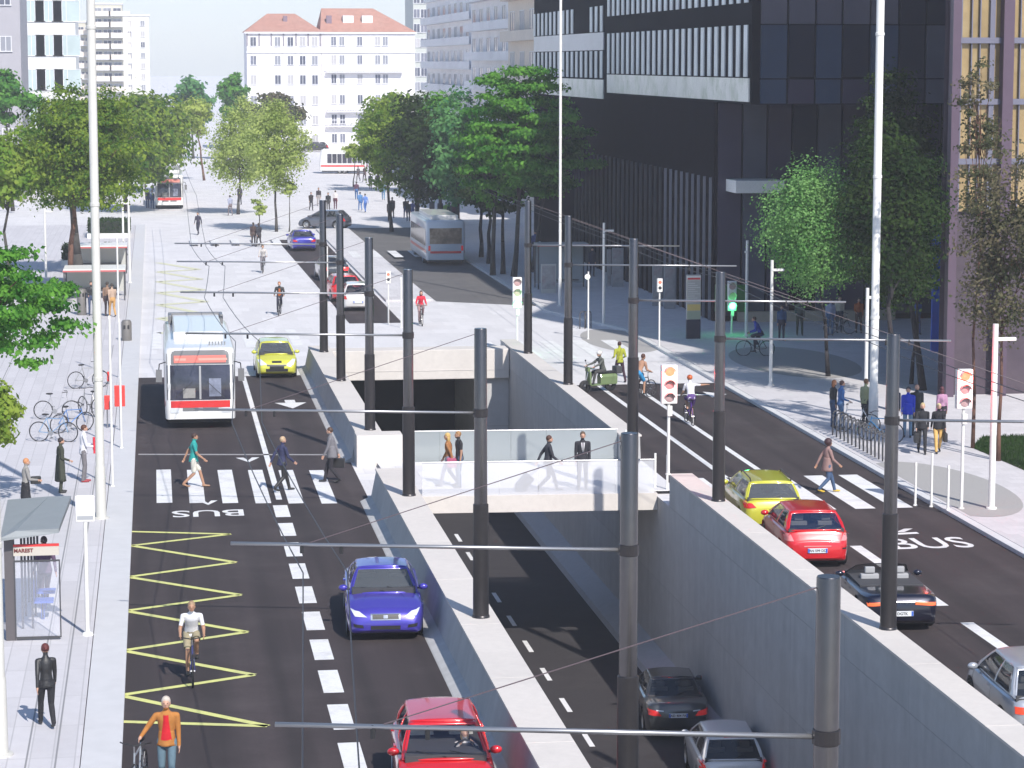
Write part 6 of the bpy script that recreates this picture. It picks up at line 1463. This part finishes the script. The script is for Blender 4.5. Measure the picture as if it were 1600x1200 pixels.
# left side, near to far
v = P(-95, 820, .12); pm_ = PXM(v)
tree(tuple(v), (v.x + 1.2, v.y + 1, ZT(v, 640), ZT(v, 335), 3.05, 2.8), 'leafy tree whose layered branches reach in from the left edge', 'green', 'brown', n=16000, leaf=.10, clumps=84, flat=.28, seed=21, lay=True, thick=.55, trunk=.2)
v2 = Vector((v.x + 1.0, v.y - 1, v.z))
tree((v.x + .05, v.y - 2.5, .12), (v.x + 1.75, v.y - 2.5, ZT(v, 690), ZT(v, 570), .72, .8), 'drooping leafy bough hanging low at the left edge above the parked bicycles', 'lime', 'brown', n=2600, leaf=.12, clumps=22, flat=.8, seed=8, thick=1.0, trunk=.05, name='young_tree')
tr(108, 462, 26, 232, 112, 345, 'big olive green tree with brown trunk on the left pavement', 'olive', bark='brown', n=30000, leaf=.13, clumps=150, flat=.4, seed=3, lay=True, thick=.66, trunk=.19)
tr(124, 430, 40, 175, 140, 340, 'dark green tree directly behind the big olive one', 'dark', bark='grey', n=8000, leaf=.22, clumps=60, seed=4, trunk=.3)
tr(18, 470, -50, 62, 190, 330, 'yellowish tree at the left edge behind the layered boughs', 'lime', n=7000, leaf=.2, clumps=60, seed=5, trunk=.12)
tr(20, 330, -40, 60, 106, 190, 'small dark green tree at the left edge before the grey wall', 'green', n=4500, leaf=.3, clumps=40, seed=6, lay=True)
tr(196, 330, 135, 275, 132, 300, 'grey green tree right of the big olive one', 'olive', n=11000, leaf=.28, clumps=70, seed=7, trunk=.2)
tr(224, 300, 165, 300, 138, 272, 'soft green far tree left of the far bus', 'olive', n=9000, leaf=.32, clumps=60, seed=9, trunk=.2)
tr(302, 248, 272, 330, 116, 205, 'bluish far tree behind the small yellow one', 'teal', n=4500, leaf=.4, clumps=50, seed=10, z=0)
tr(362, 250, 342, 386, 106, 190, 'dark conical far tree against the sky', 'green', n=3500, leaf=.4, clumps=40, seed=12, lay=True, z=0)
tr(319, 282, 282, 330, 148, 214, 'small yellow tree on a thin trunk in the middle distance', 'yellow', n=4500, leaf=.24, clumps=40, seed=13, z=0, trunk=.13, bark='brown')
tr(405, 262, 380, 470, 140, 215, 'dull green tree behind the pale round pair', 'dusky', n=5000, leaf=.35, clumps=50, seed=14, z=0)
tr(372, 335, 330, 425, 148, 300, 'pale yellow green round tree, left of the pair in the square', 'pale', n=15000, leaf=.14, clumps=110, seed=15, z=0, trunk=.13, flat=.9, thick=.75)
tr(432, 362, 376, 482, 152, 308, 'pale yellow green round tree, right of the pair in the square', 'pale', n=16000, leaf=.13, clumps=120, seed=16, z=0, trunk=.11, flat=.9, thick=.72)
tr(404, 372, 395, 415, 300, 340, 'thin young tree with few leaves below the pale pair', 'pale', n=500, leaf=.15, clumps=10, seed=17, z=0, trunk=.06, name='young_tree')
tr(452, 362, 440, 470, 280, 305, 'thin young tree with a small top right of the pale pair', 'pale', n=700, leaf=.15, clumps=12, seed=18, z=0, trunk=.05, name='young_tree')
tr(552, 292, 535, 575, 218, 250, 'thin young tree before the white buildings', 'yellow', n=900, leaf=.2, clumps=14, seed=19, z=0, trunk=.07, name='young_tree')
# right of the far street
tr(612, 362, 556, 650, 150, 300, 'yellow green tree with dark trunk right of the far people', 'lime', n=13000, leaf=.15, clumps=100, thick=.75, seed=22, z=0, trunk=.14)
tr(598, 300, 566, 650, 140, 250, 'pale green tree behind the yellow green one on the right', 'lime', n=6000, leaf=.3, clumps=60, seed=23, z=0)
tr(651, 368, 612, 700, 135, 330, 'dark green tree with slanting trunk left of the silver bus', 'dark', n=9000, leaf=.2, clumps=80, seed=24, z=0, trunk=.22)
tr(688, 352, 640, 745, 125, 320, 'middle green tree behind the silver bus', 'green', n=9000, leaf=.24, clumps=80, seed=25, z=0, trunk=.18)
tr(715, 372, 672, 765, 120, 345, 'green tree above the right side of the silver bus', 'teal', n=8500, leaf=.22, clumps=80, seed=26, trunk=.2)
tr(770, 430, 715, 835, 95, 340, 'tall full green tree standing left of the black tower', 'green', n=17000, leaf=.16, clumps=120, seed=27, trunk=.16, lay=True, flat=.32, thick=.66)
tr(803, 432, 745, 905, 78, 335, 'largest green tree with layered boughs in front of the black tower edge', 'green', n=26000, leaf=.15, clumps=150, seed=28, trunk=.17, lay=True, flat=.28, thick=.62)
tr(832, 425, 800, 935, 150, 330, 'bright green tree whose boughs reach over the black tower', 'green', n=9000, leaf=.18, clumps=60, seed=29, trunk=.14, lay=True, flat=.28, thick=.75)
for i, (px, py, l) in enumerate(((752, 402, 'dark bare looking trunk at the kerb right of the silver bus, first of three'), (764, 412, 'dark tree trunk right of the silver bus, second of three'), (786, 428, 'dark tree trunk right of the silver bus, third of three'))):
    tr(px, py, px - 35, px + 35, 210 + i * 8, 335 + i * 5, l, 'dark', n=2600, leaf=.2, clumps=30, seed=60 + i, trunk=.15, bark='black')
# right pavement
tr(1294, 588, 1180, 1358, 236, 470, 'light green round tree on a thin dark trunk before the black tower', 'bright', n=30000, leaf=.075, clumps=170, seed=31, trunk=.09, bark='black', flat=1.0, thick=.7)
tr(1390, 640, 1335, 1490, 180, 500, 'dark green tree behind the tall cream mast', 'dark', n=22000, leaf=.10, clumps=130, seed=32, trunk=.13, bark='black', dy=2)
tr(1442, 610, 1352, 1484, 70, 470, 'tall dark green tree with two trunks left of the amber building', 'dark', n=22000, leaf=.10, clumps=140, seed=33, trunk=.14, bark='black', dy=3, lay=True, flat=.5)
tr(1424, 600, 1400, 1475, 260, 480, 'slim dark tree between the two dark ones on the right', 'green', n=4500, leaf=.11, clumps=40, seed=34, trunk=.08, bark='black')
tr(1560, 720, 1485, 1625, 200, 560, 'sparse dusky tree in front of the amber building', 'dusky', n=9500, leaf=.085, clumps=90, seed=35, trunk=.07, bark='brown', flat=.9, gaps=.2)
tr(1520, 700, 1482, 1560, 60, 330, 'thin high dusky tree before the amber glass', 'dusky', n=3400, leaf=.085, clumps=50, seed=36, trunk=.06, bark='brown', gaps=.3)
tr(1610, 730, 1560, 1680, 170, 520, 'sparse dusky tree cut by the right edge', 'dusky', n=6000, leaf=.085, clumps=70, seed=37, trunk=.07, bark='brown', gaps=.2)
# small plants near the left trunk
for i, (px, py, l) in enumerate(((90, 470, 'low green shrub at the foot of the brown trunk'), (55, 480, 'low green shrub left of the brown trunk'))):
    tr(px, py, px - 28, px + 28, py - 34, py - 2, l, 'green', n=1600, leaf=.14, clumps=18, seed=70 + i, trunk=.04, name='shrub', cat='shrub')
# ---------------------------------------------------------------- air
hz = MB().box(-2500, 2500, -350, 2450, -8, 60, None) if False else None
m = bpy.data.materials.new('haze'); m.use_nodes = True; n = m.node_tree.nodes; n.clear()
pv = n.new('ShaderNodeVolumePrincipled'); pv.inputs['Color'].default_value = (.92, .94, 1, 1); pv.inputs['Density'].default_value = .00042; pv.inputs['Anisotropy'].default_value = .1
mo = n.new('ShaderNodeOutputMaterial'); m.node_tree.links.new(pv.outputs[0], mo.inputs['Volume'])
o = MB().box(-2450, 2450, -350, 2450, -7, 72, m).build('haze'); o['kind'] = 'stuff'
